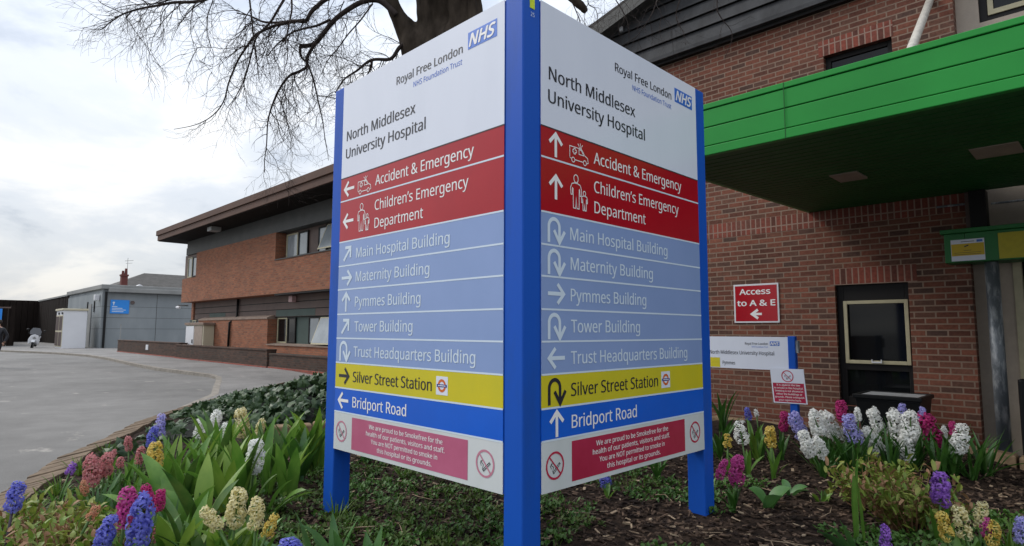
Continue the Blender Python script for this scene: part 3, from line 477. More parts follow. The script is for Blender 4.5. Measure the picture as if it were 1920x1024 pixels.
# stone edging along the path side
se = MB(); y = -2.5
while y < 6.0:
    l = ru(.5, .7); x0, x1 = interp(BR, y), interp(BR, y + l - .02); zt = 0.385 + ru(-.012, .012)
    se.add([(x0 - .02, y, 0), (x1 - .02, y + l - .02, 0), (x1 + .22, y + l - .02, 0), (x0 + .22, y, 0), (x0, y, zt), (x1, y + l - .02, zt), (x1 + .2, y + l - .02, zt - .01), (x0 + .2, y, zt - .01)], [(0, 1, 5, 4), (1, 2, 6, 5), (2, 3, 7, 6), (3, 0, 4, 7), (4, 5, 6, 7)]); y += l
tag(se.build('stone_edging', M['stone'], bevel=0.02), 'tan stone block edging beside the paved path at the right of the bed', 'edging')
se = MB()
for k in range(2, 5):
    a = Vector((0.15, 5.0)).lerp(Vector((2.6, 4.05)), k / 6); b = Vector((0.15, 5.0)).lerp(Vector((2.6, 4.05)), (k + .96) / 6); n_ = Vector((0.36, 0.93)) * 0.2
    zt = 0.37 + ru(-.01, .01)
    se.add([(a.x, a.y, .1), (b.x, b.y, .1), (b.x + n_.x, b.y + n_.y, .1), (a.x + n_.x, a.y + n_.y, .1), (a.x, a.y, zt), (b.x, b.y, zt), (b.x + n_.x, b.y + n_.y, zt), (a.x + n_.x, a.y + n_.y, zt)], [(0, 1, 5, 4), (1, 2, 6, 5), (2, 3, 7, 6), (3, 0, 4, 7), (4, 5, 6, 7)])
tag(se.build('stone_edging', M['stone'], bevel=0.02), 'short row of tan stone blocks in front of the ivy, beside the left sign post', 'edging')

# ------------------------------------------------------------------ the two-sided hospital sign
P_, W_ = 0.117, 1.4975
ZR = [2.98, 2.365, 2.215, 1.954, 1.801, 1.653, 1.5, 1.352, 1.203, 1.05, 0.906, 0.68]
S = thing('hospital_sign', (0.9, 0.9, 0.28), 'tall blue posted two sided hospital direction sign standing in the flower bed', 'sign')
E2 = P_ * 2 + W_
BX(0, P_, 0, P_, 0.1, 3.02).build('post', M['post'], S, bevel=0.006)['label'] = 'near corner post'
BX(0, P_, P_ + W_, E2, 0.1, 2.985).build('post', M['post'], S, bevel=0.006)
BX(P_ + W_, E2, 0, P_, 0.1, 2.985).build('post', M['post'], S, bevel=0.006)
PLl = Plane((-0.004, P_ + W_, 0), (0, -1, 0), (-1, 0, 0)); PLr = Plane((P_, -0.004, 0), (1, 0, 0), (0, -1, 0))
def arrow(mb, pl, kind, cu, cv, wd=0.018):
    a = 0.054; k = 0.042
    if kind == 'uturn':
        u0, u1 = cu - .052, cu + .024; top = cv + .052; r = (u1 - u0) / 2; yc = top - r
        stroke(mb, pl, [(u0, cv - .056)] + arc((u0 + u1) / 2, yc, r, r, 180, 0, 14) + [(u1, cv - .05)], wd)
        stroke(mb, pl, [(u1 - .036, cv - .006), (u1, cv - .058), (u1 + .036, cv - .006)], wd, .0017); return
    dx, dy = {'left': (-1, 0), 'right': (1, 0), 'up': (0, 1), 'upright': (.7071, .7071)}[kind]
    px, py = -dy, dx; tip = (cu + dx * a, cv + dy * a)
    stroke(mb, pl, [(cu - dx * a, cv - dy * a), (cu + dx * a * .86, cv + dy * a * .86)], wd)
    stroke(mb, pl, [(tip[0] - (dx - px) * k, tip[1] - (dy - py) * k), tip, (tip[0] - (dx + px) * k, tip[1] - (dy + py) * k)], wd, .0017)
def ambulance(mb, pl, u, v):
    s = lambda pts, c=False, h=.0014: stroke(mb, pl, [(u + a, v + b) for a, b in pts], .0042, h, c)
    s([(.0, .016), (.0, .074), (.092, .074), (.118, .046), (.142, .036), (.146, .012), (.134, .008)]); s([(.0, .016), (.01, .012)]); s([(.042, .01), (.102, .01)])
    ring(mb, pl, u + .026, v + .008, .012, .0042, .0017); ring(mb, pl, u + .118, v + .008, .012, .0042, .0017)
    s([(.072, .068), (.09, .068), (.11, .044), (.072, .044)], True, .0017)
    c = .037; d = .053; q = .006; b = .014
    s([(c - q, d - q), (c - q, d - b), (c + q, d - b), (c + q, d - q), (c + b, d - q), (c + b, d + q), (c + q, d + q), (c + q, d + b), (c - q, d + b), (c - q, d + q), (c - b, d + q), (c - b, d - q)], True, .0017)
    s([(.076, .08), (.092, .08)]); s([(.083, .087), (.083, .1)]); s([(.073, .086), (.064, .096)]); s([(.093, .086), (.102, .096)])
def family(mb, pl, u, v):
    def fig(x, k):
        T = lambda pts: [(u + x + a * k, v + b * k) for a, b in pts]
        stroke(mb, pl, T(arc(0, .153, .017, .02, 0, 360, 18)[:-1]), .0046, closed=True)
        stroke(mb, pl, T([(-.03, .07), (-.04, .07), (-.042, .105), (-.032, .125), (-.012, .130), (.012, .130), (.032, .125), (.042, .105), (.04, .07), (.03, .07), (.028, .105)]), .0046)
        stroke(mb, pl, T([(-.028, .105), (-.03, .07)]), .0046, .0017)
        stroke(mb, pl, T([(-.024, .10), (-.022, .004), (-.005, .004), (0, .06), (.005, .004), (.022, .004), (.024, .10)]), .0046, .0017)
    fig(.042, 1.0); fig(.108, .58)
def logo(p, pl, u0, u1, v0, v1):
    plate(MB(), pl, u0, u1, v0, v1, 0.0002, .0012).build('emblem', M['nhs_blue'], p)
    mb = MB(); d = (v1 - v0); write(mb, pl, 'NHS', u0 + d * .13, u1 - d * .12, v0 + d * .15, d * .70, .0022, bold=.03, shear=.28); mb.build('emblem_lettering', M['let_white'], p)
def nosmoke(p, pl, cu, cv, r, rc=None):
    mb = MB(); ring(mb, pl, cu, cv, r, r * .17); stroke(mb, pl, [(cu - r * .62, cv + r * .66), (cu + r * .62, cv - r * .66)], r * .12, .0019); mb.build('ban_ring', rc or M['ring_red'], p)
    mb = MB(); c = lambda pts: [(cu + a * r, cv + b * r) for a, b in pts]
    stroke(mb, pl, c([(-.26, -.50), (.50, .16), (.60, .06), (-.16, -.60)]), r * .06, .0016, True)
    stroke(mb, pl, c([(-.30, -.44), (-.18, -.1), (-.42, .05), (-.28, .32)]), r * .05, .0016); stroke(mb, pl, c([(-.44, -.2), (-.55, .0), (-.44, .2)]), r * .05, .0016)
    mb.build('cigarette_symbol', M['let_black'], p)
def sign_face(pl, side):
    cfg = {'l': ('left', 'left', 'upright', 'right', 'up', 'upright', 'uturn', 'right', 'left'), 'r': ('up', 'up', 'uturn', 'uturn', 'right', 'uturn', 'left', 'uturn', 'up')}[side]
    # backing frame behind the boards
    plate(MB(), pl, 0.0, W_, ZR[-1] + .004, ZR[0] - .004, -0.105, -0.004).build('panel_frame', M['post'], S)
    g = 0.0035
    def board(name, i, m, lbl):
        b = plate(MB(), pl, 0.0015, W_ - .0015, ZR[i + 1] + (g if i < 10 else 0), ZR[i], -0.003, 0.0).build(name, M[m], S); b['label'] = lbl; return b
    h = board('header_panel', 0, 'panel_white', 'white panel headed with the hospital name')
    for q_ in (('Royal Free London', .603, 1.19, 2.817, .047), ('North Middlesex', .058, .79, 2.604, .064), ('University Hospital', .053, .886, 2.49, .064)): write(MB(), pl, *q_, bold=.013).build('lettering', M['let_black'], h)
    mb = MB(); write(mb, pl, 'NHS Foundation Trust', .769, 1.187, 2.757, .031); mb.build('lettering', M['let_blue'], h)
    logo(h, pl, 1.232, 1.445, 2.818, 2.907)
    stroke(mb2 := MB(), pl, [(0.002, ZR[1] + .001), (W_ - .002, ZR[1] + .001)], .006, .0012); mb2.build('panel_joint', M['dark_edge'], h)
    lines = [('Accident & Emergency', .403, 1.284, 2.26), None, ('Main Hospital Building', .21, 1.105, 1.843), ('Maternity Building', .212, .942, 1.697), ('Pymmes Building', .211, .869, 1.545), ('Tower Building', .212, .802, 1.396), ('Trust Headquarters Building', .21, 1.308, 1.246), ('Silver Street Station', .21, .975, 1.096), ('Bridport Road', .213, .758, .947)]
    mats = ['panel_red', 'panel_red'] + ['panel_blue'] * 5 + ['panel_yellow', 'panel_royal']
    names = ['red strip reading Accident & Emergency', "red strip reading Children's Emergency Department", 'pale blue strip reading Main Hospital Building', 'pale blue strip reading Maternity Building', 'pale blue strip reading Pymmes Building', 'pale blue strip reading Tower Building', 'pale blue strip reading Trust Headquarters Building', 'yellow strip reading Silver Street Station', 'royal blue strip reading Bridport Road']
    for k in range(9):
        b = board('direction_panel', k + 1, mats[k], names[k])
        lm = M['let_white'] if k < 2 or k == 8 else M['let_pale'] if k < 7 else M['let_black']
        mb = MB()
        if k == 1:
            write(MB(), pl, 'Children\u2019s Emergency', .404, 1.246, 2.11, .060, bold=.004).build('lettering', lm, b); write(mb, pl, 'Department', .405, .878, 2.003, .060, bold=.004)
        else: write(mb, pl, *lines[k], .061, bold=.009)
        mb.build('lettering', lm, b)
        mb = MB(); cv = (ZR[k + 1] + ZR[k + 2]) / 2 + (.0 if k != 1 else -.0)
        arrow(mb, pl, cfg[k], .105, cv); mb.build('arrow', lm, b)
        if k == 0: mb = MB(); ambulance(mb, pl, .21, 2.238); mb.build('ambulance_symbol', lm, b)
        if k == 1: mb = MB(); family(mb, pl, .215, 2.0); mb.build('family_symbol', lm, b)
        if k == 7:
            q = plate(MB(), pl, 1.012, 1.105, 1.082, 1.174, 0.0002, .001).build('roundel', M['panel_white'], b)
            mb = MB(); ring(mb, pl, 1.0585, 1.128, .026, .013, .0016); mb.build('roundel_ring', M['orange'], b)
            rect(MB(), pl, 1.0185, 1.0985, 1.121, 1.135, .0021).build('roundel_bar', M['navy'], b)
            stroke(mb3 := MB(), pl, [(1.03, 1.128), (1.087, 1.128)], .004, .0024); mb3.build('roundel_lettering', M['let_white'], b)
        # thin white rule along the foot of the strip
        stroke(mr := MB(), pl, [(0.004, ZR[k + 2] + .002), (W_ - .004, ZR[k + 2] + .002)], .0085, .0008); mr.build('rule', M['let_pale'], b)
    b = board('notice_panel', 10, 'panel_grey', 'white strip with red smokefree notice')
    q = rect(MB(), pl, .212, 1.26, .702, .887, .0009).build('notice_field', M['notice_faded' if side == 'l' else 'notice_red'], b)
    mb = MB()
    for s, a, c, v in (('We are proud to be Smokefree for the', .40, 1.07, .842), ('health of our patients, visitors and staff.', .372, 1.087, .802), ('You are NOT permitted to smoke in', .425, 1.03, .762), ('this hospital or its grounds.', .487, .985, .722)): write(MB(), pl, s, a, c, v, .0245, .0018, bold=.012).build('lettering', M['let_white'], b)
    rc = M['ring_faded' if side == 'l' else 'ring_red']; nosmoke(b, pl, .092, .793, .058, rc); nosmoke(b, pl, 1.381, .797, .058, rc)
sign_face(PLl, 'l'); sign_face(PLr, 'r')
pc = Plane((0, 0, 0), (1, 0, 0), (0, -1, 0))
plate(MB(), pc, .045, .078, 2.915, 3.0, .0005, .002).build('sticker', M['let_yellow'], S)
mb = MB(); write(mb, pc, '25', .05, .076, 2.876, .02, .002); mb.build('post_number', M['let_pale'], S)

# ------------------------------------------------------------------ windows
def window(parent, x, y0, y1, z0, z1, frame, pane, fw=0.06, cream=True, mullion=None):
    fr = MB()
    for a in ((y0, y0 + fw, z0, z1), (y1 - fw, y1, z0, z1), (y0 + fw, y1 - fw, z0, z0 + fw), (y0 + fw, y1 - fw, z1 - fw, z1)): fr.box(x - .05, x, *a)
    wn = fr.build('window', frame, parent, bevel=.004)
    BX(x - .022, x - .012, y0 + fw, y1 - fw, z0 + fw, z1 - fw).build('pane', pane, wn)
    return wn

# ------------------------------------------------------------------ near brick building with the green canopy
B = thing('brick_building', (7.0, 4.0, 0), 'brown brick building with charcoal boarded roof behind the green canopy', 'building')
wl = MB(); X = 7.0
YR, YL = -0.65, 9.4; HT = 6.12
op = [(-0.003, 0.853, 0.43, 2.032), (0.02, 0.86, 3.9, 5.272)]     # openings y0,y1,z0,z1
# front face pieces around the two windows, then sides
def wallpiece(y0, y1, z0, z1): wl.box(X, X + .3, y0, y1, z0, z1)
wallpiece(YR, op[0][0], 0, HT); wallpiece(op[1][1], YL, 0, HT)
wallpiece(op[0][0], op[1][1], 0, op[0][2]); wallpiece(op[0][0], op[1][1], op[0][3], op[1][2]); wallpiece(op[0][0], op[1][1], op[1][3], HT)
wallpiece(op[0][1], op[1][1], op[0][2], op[0][3]); wallpiece(op[0][0], op[1][0], op[1][2], op[1][3])
wl.box(X + .3, 12.5, YL - .3, YL, 0, HT); wl.box(12.2, 12.5, -9, YL - .3, 0, HT)
wl.build('wall', M['brick_near'], B)
so = MB(); so.box(X - .003, X, YR, YL, 2.852, 3.078); so.build('soldier_course', M['brick_soldier'], B)
BX(X - .003, X, op[0][0] - .10, op[0][1] + .05, op[0][3], op[0][3] + .226).build('window_lintel', M['brick_soldier'], B)
BX(X - .003, X, op[1][0] - .02, op[1][1] + .06, op[1][3], op[1][3] + .226).build('window_lintel', M['brick_soldier'], B)
# lower sash window
y0, y1, z0, z1 = op[0]
fr = MB()
for a in ((y0, y0 + .055, z0, z1), (y1 - .09, y1, z0, z1), (y0 + .055, y1 - .09, z0, z0 + .12), (y0 + .055, y1 - .09, z1 - .22, z1), (y0 + .055, y1 - .09, .90, .985)): fr.box(X + .06, X + .14, *a)
wn = fr.build('window', M['frame_dark'], B, bevel=.005)
sh = MB(); cz0, cz1, cy0, cy1 = .985, 1.815, y0 + .02, y1 - .085
for a in ((cy0, cy0 + .045, cz0, cz1), (cy1 - .045, cy1, cz0, cz1), (cy0 + .045, cy1 - .045, cz0, cz0 + .045), (cy0 + .045, cy1 - .045, cz1 - .045, cz1)): sh.box(X + .035, X + .058, *a)
sh.build('sash', M['frame_cream'], wn, bevel=.004)
MB().box(X + .02, X + .034, .34, .46, 1.0, 1.02).box(X + .02, X + .034, .34, .352, 1.021, 1.045).box(X + .02, X + .034, .448, .46, 1.021, 1.045).build('handle', M['white_paint'], wn)
BX(X + .09, X + .10, y0 + .055, y1 - .09, z0 + .12, .90).build('pane', M['glass'], wn); BX(X + .09, X + .10, y0 + .055, y1 - .09, .985, z1 - .22).build('pane', M['glass'], wn)
BX(X + .15, X + .9, y0, y1, z0, z1).build('window_recess', M['frame_dark'], wn)
BX(X - .03, X + .055, y0 - .04, y1 + .04, z0 - .06, z0 - .002).build('sill', M['frame_dark'], wn)
y0, y1, z0, z1 = op[1]
wn = window(B, X + .14, y0, y1, z0, z1, M['frame_dark'], M['glass'], .07)
BX(X + .2, X + .9, y0, y1, z0, z1).build('window_recess', M['frame_dark'], wn)
# boarded gable above the brickwork, with its shallow roof running up to the right
gb = MB(); tv = lambda y: 6.93 + .268 * (4.67 - y)
z0 = 6.05; k = 0
while z0 < 10.6:
    z1 = z0 + .225; yt = 4.67 - (z0 + .12 - 6.93) / .268
    yl = min(YL - .02, yt)
    gb.prism([(6.842, z0), (6.862, z0), (6.895, z1 - .014), (6.883, z1 - .014)], -9, yl, 'y'); z0 = z1
gb.build('gable_boards', M['clad_black'], B)
MB().prism([(YL - .02, 6.06), (-9, 6.06), (-9, 10.59), (YL - .02, 6.07)], 6.90, 7.1, 'x').build('gable_backing', M['frame_dark'], B)
BX(6.835, 6.99, -9, YL - .02, 5.985, 6.048).build('gable_drip', M['clad_black'], B); BX(6.91, 6.998, -9, YL - .02, 5.93, 5.984).build('gable_soffit', M['frame_dark'], B)  # second box: dark strip standing in for the shadow beneath the ledge
rs_ = MB(); rs_.prism([(YL + .25, tv(YL + .25) - .14), (-9, tv(-9) - .14), (-9, tv(-9) + .02), (YL + .25, tv(YL + .25) + .02)], 6.66, 12.6, 'x'); rs_.build('roof', M['tile'], B)
vb = MB(); vb.prism([(YL + .27, tv(YL + .27) - .26), (-9, tv(-9) - .26), (-9, tv(-9) - .03), (YL + .27, tv(YL + .27) - .03)], 6.60, 6.655, 'x'); vb.build('verge_board', M['clad_grey'], B)
vb = MB(); vb.prism([(YL + .25, tv(YL + .25) - .25), (-9, tv(-9) - .25), (-9, tv(-9) - .142), (YL + .25, tv(YL + .25) - .142)], 6.657, 6.9, 'x'); vb.build('verge_soffit', M['clad_grey'], B)
MB().box(6.80, 6.84, 4.10, 4.16, 6.75, 7.02).build('bracket', M['white_paint'], B)

# rendered bay at the right with the entrance below
rw = MB(); XR = 7.16
rw.box(XR, XR + .3, -8.9, YR - .002, 2.5, 5.18); rw.box(XR, XR + .3, -8.9, -2.0, 5.18, 6.0); rw.box(XR, XR + .3, -0.88, YR - .002, 5.18, 6.0)
rw.box(XR, XR + .3, -1.02, YR - .002, 0, 2.5); rw.box(XR, XR + .3, -8.9, -3.4, 0, 2.5)
rw.build('rendered_wall', M['render'], B)
wn = window(B, XR + .1, -2.0, -0.88, 5.18, 6.0, M['frame_dark'], M['glass'], .08)
sh = MB(); 
for a in ((-1.9, -1.84, 5.26, 5.92), (-1.02, -.965, 5.26, 5.92), (-1.84, -1.02, 5.26, 5.32), (-1.84, -1.02, 5.86, 5.92)): sh.box(XR + .03, XR + .048, *a)
sh.build('sash', M['frame_cream'], wn)
BX(XR + .12, XR + .7, -2.0, -.88, 5.18, 6.0).build('window_recess', M['frame_dark'], wn)
dr = BX(XR + .34, XR + .40, -3.4, -1.02, 0, 2.5).build('entrance_door', M['glass'], B)
BX(XR - .02, XR + .1, -1.10, -1.022, 0, 2.3).build('door_frame', M['frame_cream'], dr)
BX(XR + .28, XR + .338, -2.25, -2.15, 0, 2.3).build('door_stile', M['frame_dark'], dr)

# canopy
K = thing('entrance_canopy', (5.0, -2, 2.95), 'flat green panelled entrance canopy projecting from the brick building', 'canopy')
XF, YE, YN = 3.0, 1.165, -8.0
fa = MB()
for a, b, o in ((3.375, 3.424, .0), (3.212, 3.368, .008), (3.042, 3.205, .008), (2.955, 3.035, .0)): fa.box(XF + o, XF + .06, YN, YE, a, b)
fa.prism([(XF + .061, 2.962), (X - .004, 3.074), (X - .004, 3.424), (XF + .061, 3.424)], YE - .06, YE - .004, 'y')
fa.build('fascia', M['green'], K, bevel=.006)
BX(XF + .03, XF + .055, YN, YE - .03, 2.97, 3.40).build('fascia_backing', M['frame_dark'], K)
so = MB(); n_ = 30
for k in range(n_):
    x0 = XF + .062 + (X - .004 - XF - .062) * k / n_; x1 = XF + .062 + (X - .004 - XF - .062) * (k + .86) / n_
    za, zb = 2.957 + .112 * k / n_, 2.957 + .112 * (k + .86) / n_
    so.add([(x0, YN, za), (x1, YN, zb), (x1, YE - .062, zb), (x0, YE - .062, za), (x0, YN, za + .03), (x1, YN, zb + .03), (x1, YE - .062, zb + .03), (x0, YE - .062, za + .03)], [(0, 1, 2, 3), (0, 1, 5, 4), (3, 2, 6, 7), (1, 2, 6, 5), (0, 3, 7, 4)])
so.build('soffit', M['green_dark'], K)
BX(XF + .062, X - .004, YN, YE - .064, 3.12, 3.38).build('roof_deck', M['frame_dark'], K)
for a, b, c, d, z in ((4.70, 5.08, -.10, .16, 2.998), (4.58, 5.0, -1.36, -1.02, 2.997)):
    BX(a, b, c, d, z - .004, z + .02).build('ceiling_lamp', M['lamp_grey'], K, bevel=.004)
MB().tube([(3.9, -.62, 3.40), (6.98, -.43, 5.59)], .045, 12).build('tie_rod', M['rod_white'], K, smooth=True)
for q in ((XF - .006, .175), ):
    BX(XF - .002, XF + .0, -.055, -.049, 2.957, 3.42).build('panel_joint', M['green_dark'], K)
# fascia sign box over the door
G = thing('entrance_sign_box', (6.85, -2, 2.2), 'dark green sign box above the entrance door with a yellow board', 'sign')
MB().box(6.72, 7.155, -4.5, -.655, 2.21, 2.55).box(6.72, 6.995, -.652, -.45, 2.21, 2.55).build('box', M['green_sign'], G, bevel=.006)
MB().box(6.68, 6.998, -4.5, -.42, 2.552, 2.60).build('top_lip', M['green_sign'], G, bevel=.005)
BX(6.712, 6.719, -4.4, -.955, 2.225, 2.515).build('yellow_board', mat('board_yellow', (0.50, 0.43, 0.03), .6, var=.12, vscale=20), G)
N_ = thing('notice', (6.71, -.65, 2.2), 'small yellow and white notice on the green sign box', 'notice')
pn = Plane((6.716, -.515, 0), (0, -1, 0), (-1, 0, 0))
nb_ = plate(MB(), pn, 0, .315, 2.225, 2.475, 0, .003).build('sheet', M['panel_white'], N_)
rect(MB(), pn, .004, .311, 2.285, 2.425, .0038).build('yellow_field', mat('notice_yellow', (.60, .42, .02), .5), N_)
mk = MB(); mk.add([pn.p(.125, 2.395, .0046), pn.p(.165, 2.41, .0046), pn.p(.17, 2.398, .0046), pn.p(.13, 2.382, .0046)], [(0, 1, 2, 3)]); 
for v in (2.345, 2.32, 2.30): stroke(mk, pn, [(.03 if v < 2.33 else .12, v), (.28 if v < 2.33 else .19, v)], .004, .0046)
stroke(mk, pn, [(.10, 2.448), (.22, 2.448)], .007, .004); mk.build('print', M['let_black'], N_)
rect(MB(), pn, .245, .30, 2.435, 2.462, .0042).build('emblem', M['nhs_blue'], N_)
# drain pipe, hopper, conduit
D_ = thing('drain_pipe', (6.86, -.8, 0), 'worn grey metal pipe standing beside the entrance door', 'pipe')
MB().tube([(6.9, -.86, 0.0), (6.9, -.86, 2.208)], .068, 18).build('pipe', M['metal'], D_, smooth=True)
MB().tube([(6.9, -.86, 0.0), (6.9, -.86, .05)], .095, 18).build('collar', M['metal'], D_)
D_ = thing('rainwater_hopper', (6.9, -.75, 2.6), 'dark brown rainwater box under the canopy above the sign box', 'pipe')
MB().box(6.80, 6.996, -.86, -.70, 2.602, 3.05).build('box', M['frame_dark'], D_, bevel=.01)
MB().box(6.86, 6.99, -.698, -.655, 2.602, 3.05).build('back_plate', M['clad_brown'], D_)
tag(MB().tube([(6.93, -.36, 2.925), (6.93, -.69, 2.925)], .013, 8).tube([(7.13, -.87, 2.925), (7.13, -3.0, 2.925)], .013, 8).build('conduit', M['metal']), 'thin grey conduit running under the canopy beside the dark rainwater box', 'pipe')
# barrier by the door
R_ = thing('guard_rail', (6.0, -1.25, 0), 'black metal guard panel standing by the entrance door', 'barrier')
MB().tube([(6.02, -1.13, .02), (6.02, -1.13, .93)], .03, 10).build('post', M['black_paint'], R_, smooth=True)
MB().box(5.98, 6.06, -2.3, -1.10, .16, .94).build('panel', M['black_paint'], R_, bevel=.03)
MB().lathe([(.09, 0.006), (.085, .03), (.035, .075)], (6.02, -1.13, 0), 14).build('foot', M['black_paint'], R_)
MB().tube([(6.02, -2.27, .02), (6.02, -2.27, .93)], .03, 10).build('post', M['black_paint'], R_, smooth=True)
# planter under the window
T_ = thing('trough_planter', (6.45, .1, 0), 'black trough with a pale tray on top below the ground floor window', 'planter')
tp = MB(); a = (6.15, 6.75, -.23, .43); b = (6.22, 6.70, -.16, .36)
tp.add([(b[0], b[2], .006), (b[1], b[2], .006), (b[1], b[3], .006), (b[0], b[3], .006), (a[0], a[2], .62), (a[1], a[2], .62), (a[1], a[3], .62), (a[0], a[3], .62)], [(0, 1, 2, 3), (0, 1, 5, 4), (1, 2, 6, 5), (2, 3, 7, 6), (3, 0, 4, 7), (4, 5, 6, 7)])
tp.build('trough', M['black_paint'], T_, bevel=.01)
rm = MB()
for q in ((a[0] - .02, a[0] + .03, a[2] - .02, a[3] + .02), (a[1] - .03, a[1] + .02, a[2] - .02, a[3] + .02), (a[0] + .03, a[1] - .03, a[2] - .02, a[2] + .03), (a[0] + .03, a[1] - .03, a[3] - .03, a[3] + .02)): rm.box(*q, .622, .67)
rm.build('rim', M['black_paint'], T_, bevel=.008)
BX(a[0] + .032, a[1] - .032, a[2] + .032, a[3] - .032, .622, .66).build('tray', M['grey_lid'], T_)

# wall sign: Access to A & E
A = thing('wall_sign', (6.985, 1.93, 1.5), 'red and white sign reading Access to A & E on the brick wall', 'sign')
pa = Plane((6.985, 2.272, 0), (0, -1, 0), (-1, 0, 0))
plate(MB(), pa, 0, .674, 1.53, 2.107, -.014, 0).build('board', M['white_paint'], A, bevel=.004)
rect(MB(), pa, .024, .650, 1.554, 2.083, .001).build('red_field', M['panel_red'], A)
write(MB(), pa, 'Access', .095, .553, 1.953, .083, .002, bold=.022).build('lettering', M['let_white'], A); write(MB(), pa, 'to A & E', .055, .620, 1.783, .083, .002, bold=.022).build('lettering', M['let_white'], A)
mb = MB(); stroke(mb, pa, [(.275, 1.66), (.41, 1.66)], .033, .002); stroke(mb, pa, [(.355, 1.718), (.275, 1.66), (.355, 1.602)], .038, .0024); mb.build('arrow', M['let_white'], A)
# post sign: Pymmes
Q = thing('post_sign', (5.3, 1.2, 0), 'low white hospital sign reading Pymmes on blue posts in front of the brick wall', 'sign')
pq = Plane((5.294, 2.62, 0), (0, -1, 0), (-1, 0, 0))
MB().box(5.28, 5.35, .775, .858, 0.02, 1.35).build('post', M['post'], Q, bevel=.008); MB().box(5.28, 5.35, 2.622, 2.70, 0.02, 1.35).build('post', M['post'], Q, bevel=.008)
bd_ = plate(MB(), pq, 0, 1.76, .955, 1.340, -.02, 0).build('board', M['panel_white'], Q)
rect(MB(), pq, .62, .93, .962, 1.08, .001).build('yellow_block', M['panel_yellow'], bd_)
for q_ in (('North Middlesex University Hospital', .80, 1.60, 1.125, .045), ('Pymmes', .965, 1.125, 1.0, .043), ('Royal Free London', 1.255, 1.53, 1.245, .028)): write(MB(), pq, *q_, .0015, bold=.006).build('lettering', M['let_black'], bd_)
mb = MB(); write(mb, pq, 'NHS Foundation Trust', 1.34, 1.53, 1.212, .018, .0015); mb.build('lettering', M['let_blue'], bd_)
logo(bd_, pq, 1.555, 1.665, 1.237, 1.288)
MB().box(5.29, 5.34, .745, .773, 1.16, 1.30).build('clip', M['metal'], Q)
NS = thing('no_smoking_sign', (5.262, .86, .7), 'small white and red no smoking notice tilted against the blue post', 'sign')
tl = math.radians(4); pz = Plane((5.268, 1.035, .585), (0, -math.cos(tl), -math.sin(tl) * -.3), (-1, 0, 0), (0, math.sin(tl) * 1.1, math.cos(tl)))
plate(MB(), pz, 0, .375, 0, .39, -.008, 0).build('board', M['panel_white'], NS)
rect(MB(), pz, .014, .361, .012, .228, .001).build('red_field', M['notice_red'], NS)
nosmoke(NS, pz, .19, .306, .062)
mb = MB()
for i, s in enumerate(('It is against the law', 'to smoke in this hospital.', 'Smoking is not allowed in', 'either the buildings or', 'grounds. Please extinguish', 'your cigarette here.')):
    wdt = .0125 * len(s); write(MB(), pz, s, .1875 - wdt / 2, .1875 + wdt / 2, .197 - i * .034, .020, .0018, bold=.012).build('lettering', M['let_white'], NS)

# ------------------------------------------------------------------ far brick building on the left
F = thing('office_building', (9, 22, 0), 'two storey orange brick building with a deep overhanging brown roof', 'building')
XU, YF = 7.9, 31.35
ub = MB(); ub.box(XU, XU + .5, 20.62, YF - 1.95, 2.76, 5.1); ub.box(XU, XU + .5, 9.8, 20.62, 2.76, 4.02); ub.box(XU, XU + .5, YF - 1.95, YF, 2.76, 3.93)
ub.box(XU + .5, 15, YF - .3, YF, 0, 5.1); ub.build('upper_wall', M['brick_far'], F)
lb = MB(); lb.box(8.2, 8.6, 21.75, 29.6, 0, 1.84); lb.box(8.2, 8.6, 9.8, 21.75, 0, .82); lb.build('lower_wall', M['brick_far'], F)
cp = MB(); cp.prism([(8.17, 1.84), (8.17, 1.90), (8.45, 2.0), (8.6, 2.0), (8.6, 1.84)], 21.75, 29.6, 'y'); cp.build('coping', M['coping'], F)
MB().prism([(8.16, .82), (8.16, .86), (8.5, .90), (8.6, .90), (8.6, .82)], 9.8, 21.75, 'y').build('lower_sill', M['coping'], F)
MB().prism([(XU - .03, 4.02), (XU - .03, 4.06), (XU + .35, 4.1), (XU + .5, 4.1), (XU + .5, 4.02)], 9.8, 20.62, 'y').build('upper_sill', M['clad_grey'], F)
cl = MB()
for a, b in ((1.92, 2.175), (2.205, 2.455), (2.485, 2.755)): cl.box(8.46, 8.6, 9.8, YF - .32, a, b)
cl.build('cladding', M['clad_brown'], F)
BX(8.5, 8.6, 9.8, YF - .32, 1.9, 2.757).build('cladding_backing', M['frame_dark'], F)
MB().box(8.455, 8.459, 18.4, 21.6, 1.93, 2.18).build('green_panel', M['clad_green'], F); MB().box(8.455, 8.459, 26.9, 28.9, 1.93, 2.18).build('green_panel', M['clad_green'], F)
ug = MB(); ug.box(7.93, 8.4, 9.8, YF - .32, 5.102, 5.46); ug.box(7.96, 8.4, 9.8, YF - .32, 5.47, 5.85); ug.build('frieze', M['clad_grey'], F)
BX(8.3, 8.4, 9.8, 20.62, 4.1, 5.1).build('window_band', M['clad_brown'], F); BX(8.0, 8.4, YF - 1.95, YF - .02, 3.93, 5.1).build('window_band', M['clad_brown'], F)
BX(8.58, 8.7, 9.8, 21.75, .82, 1.92).build('window_band', M['clad_green'], F)
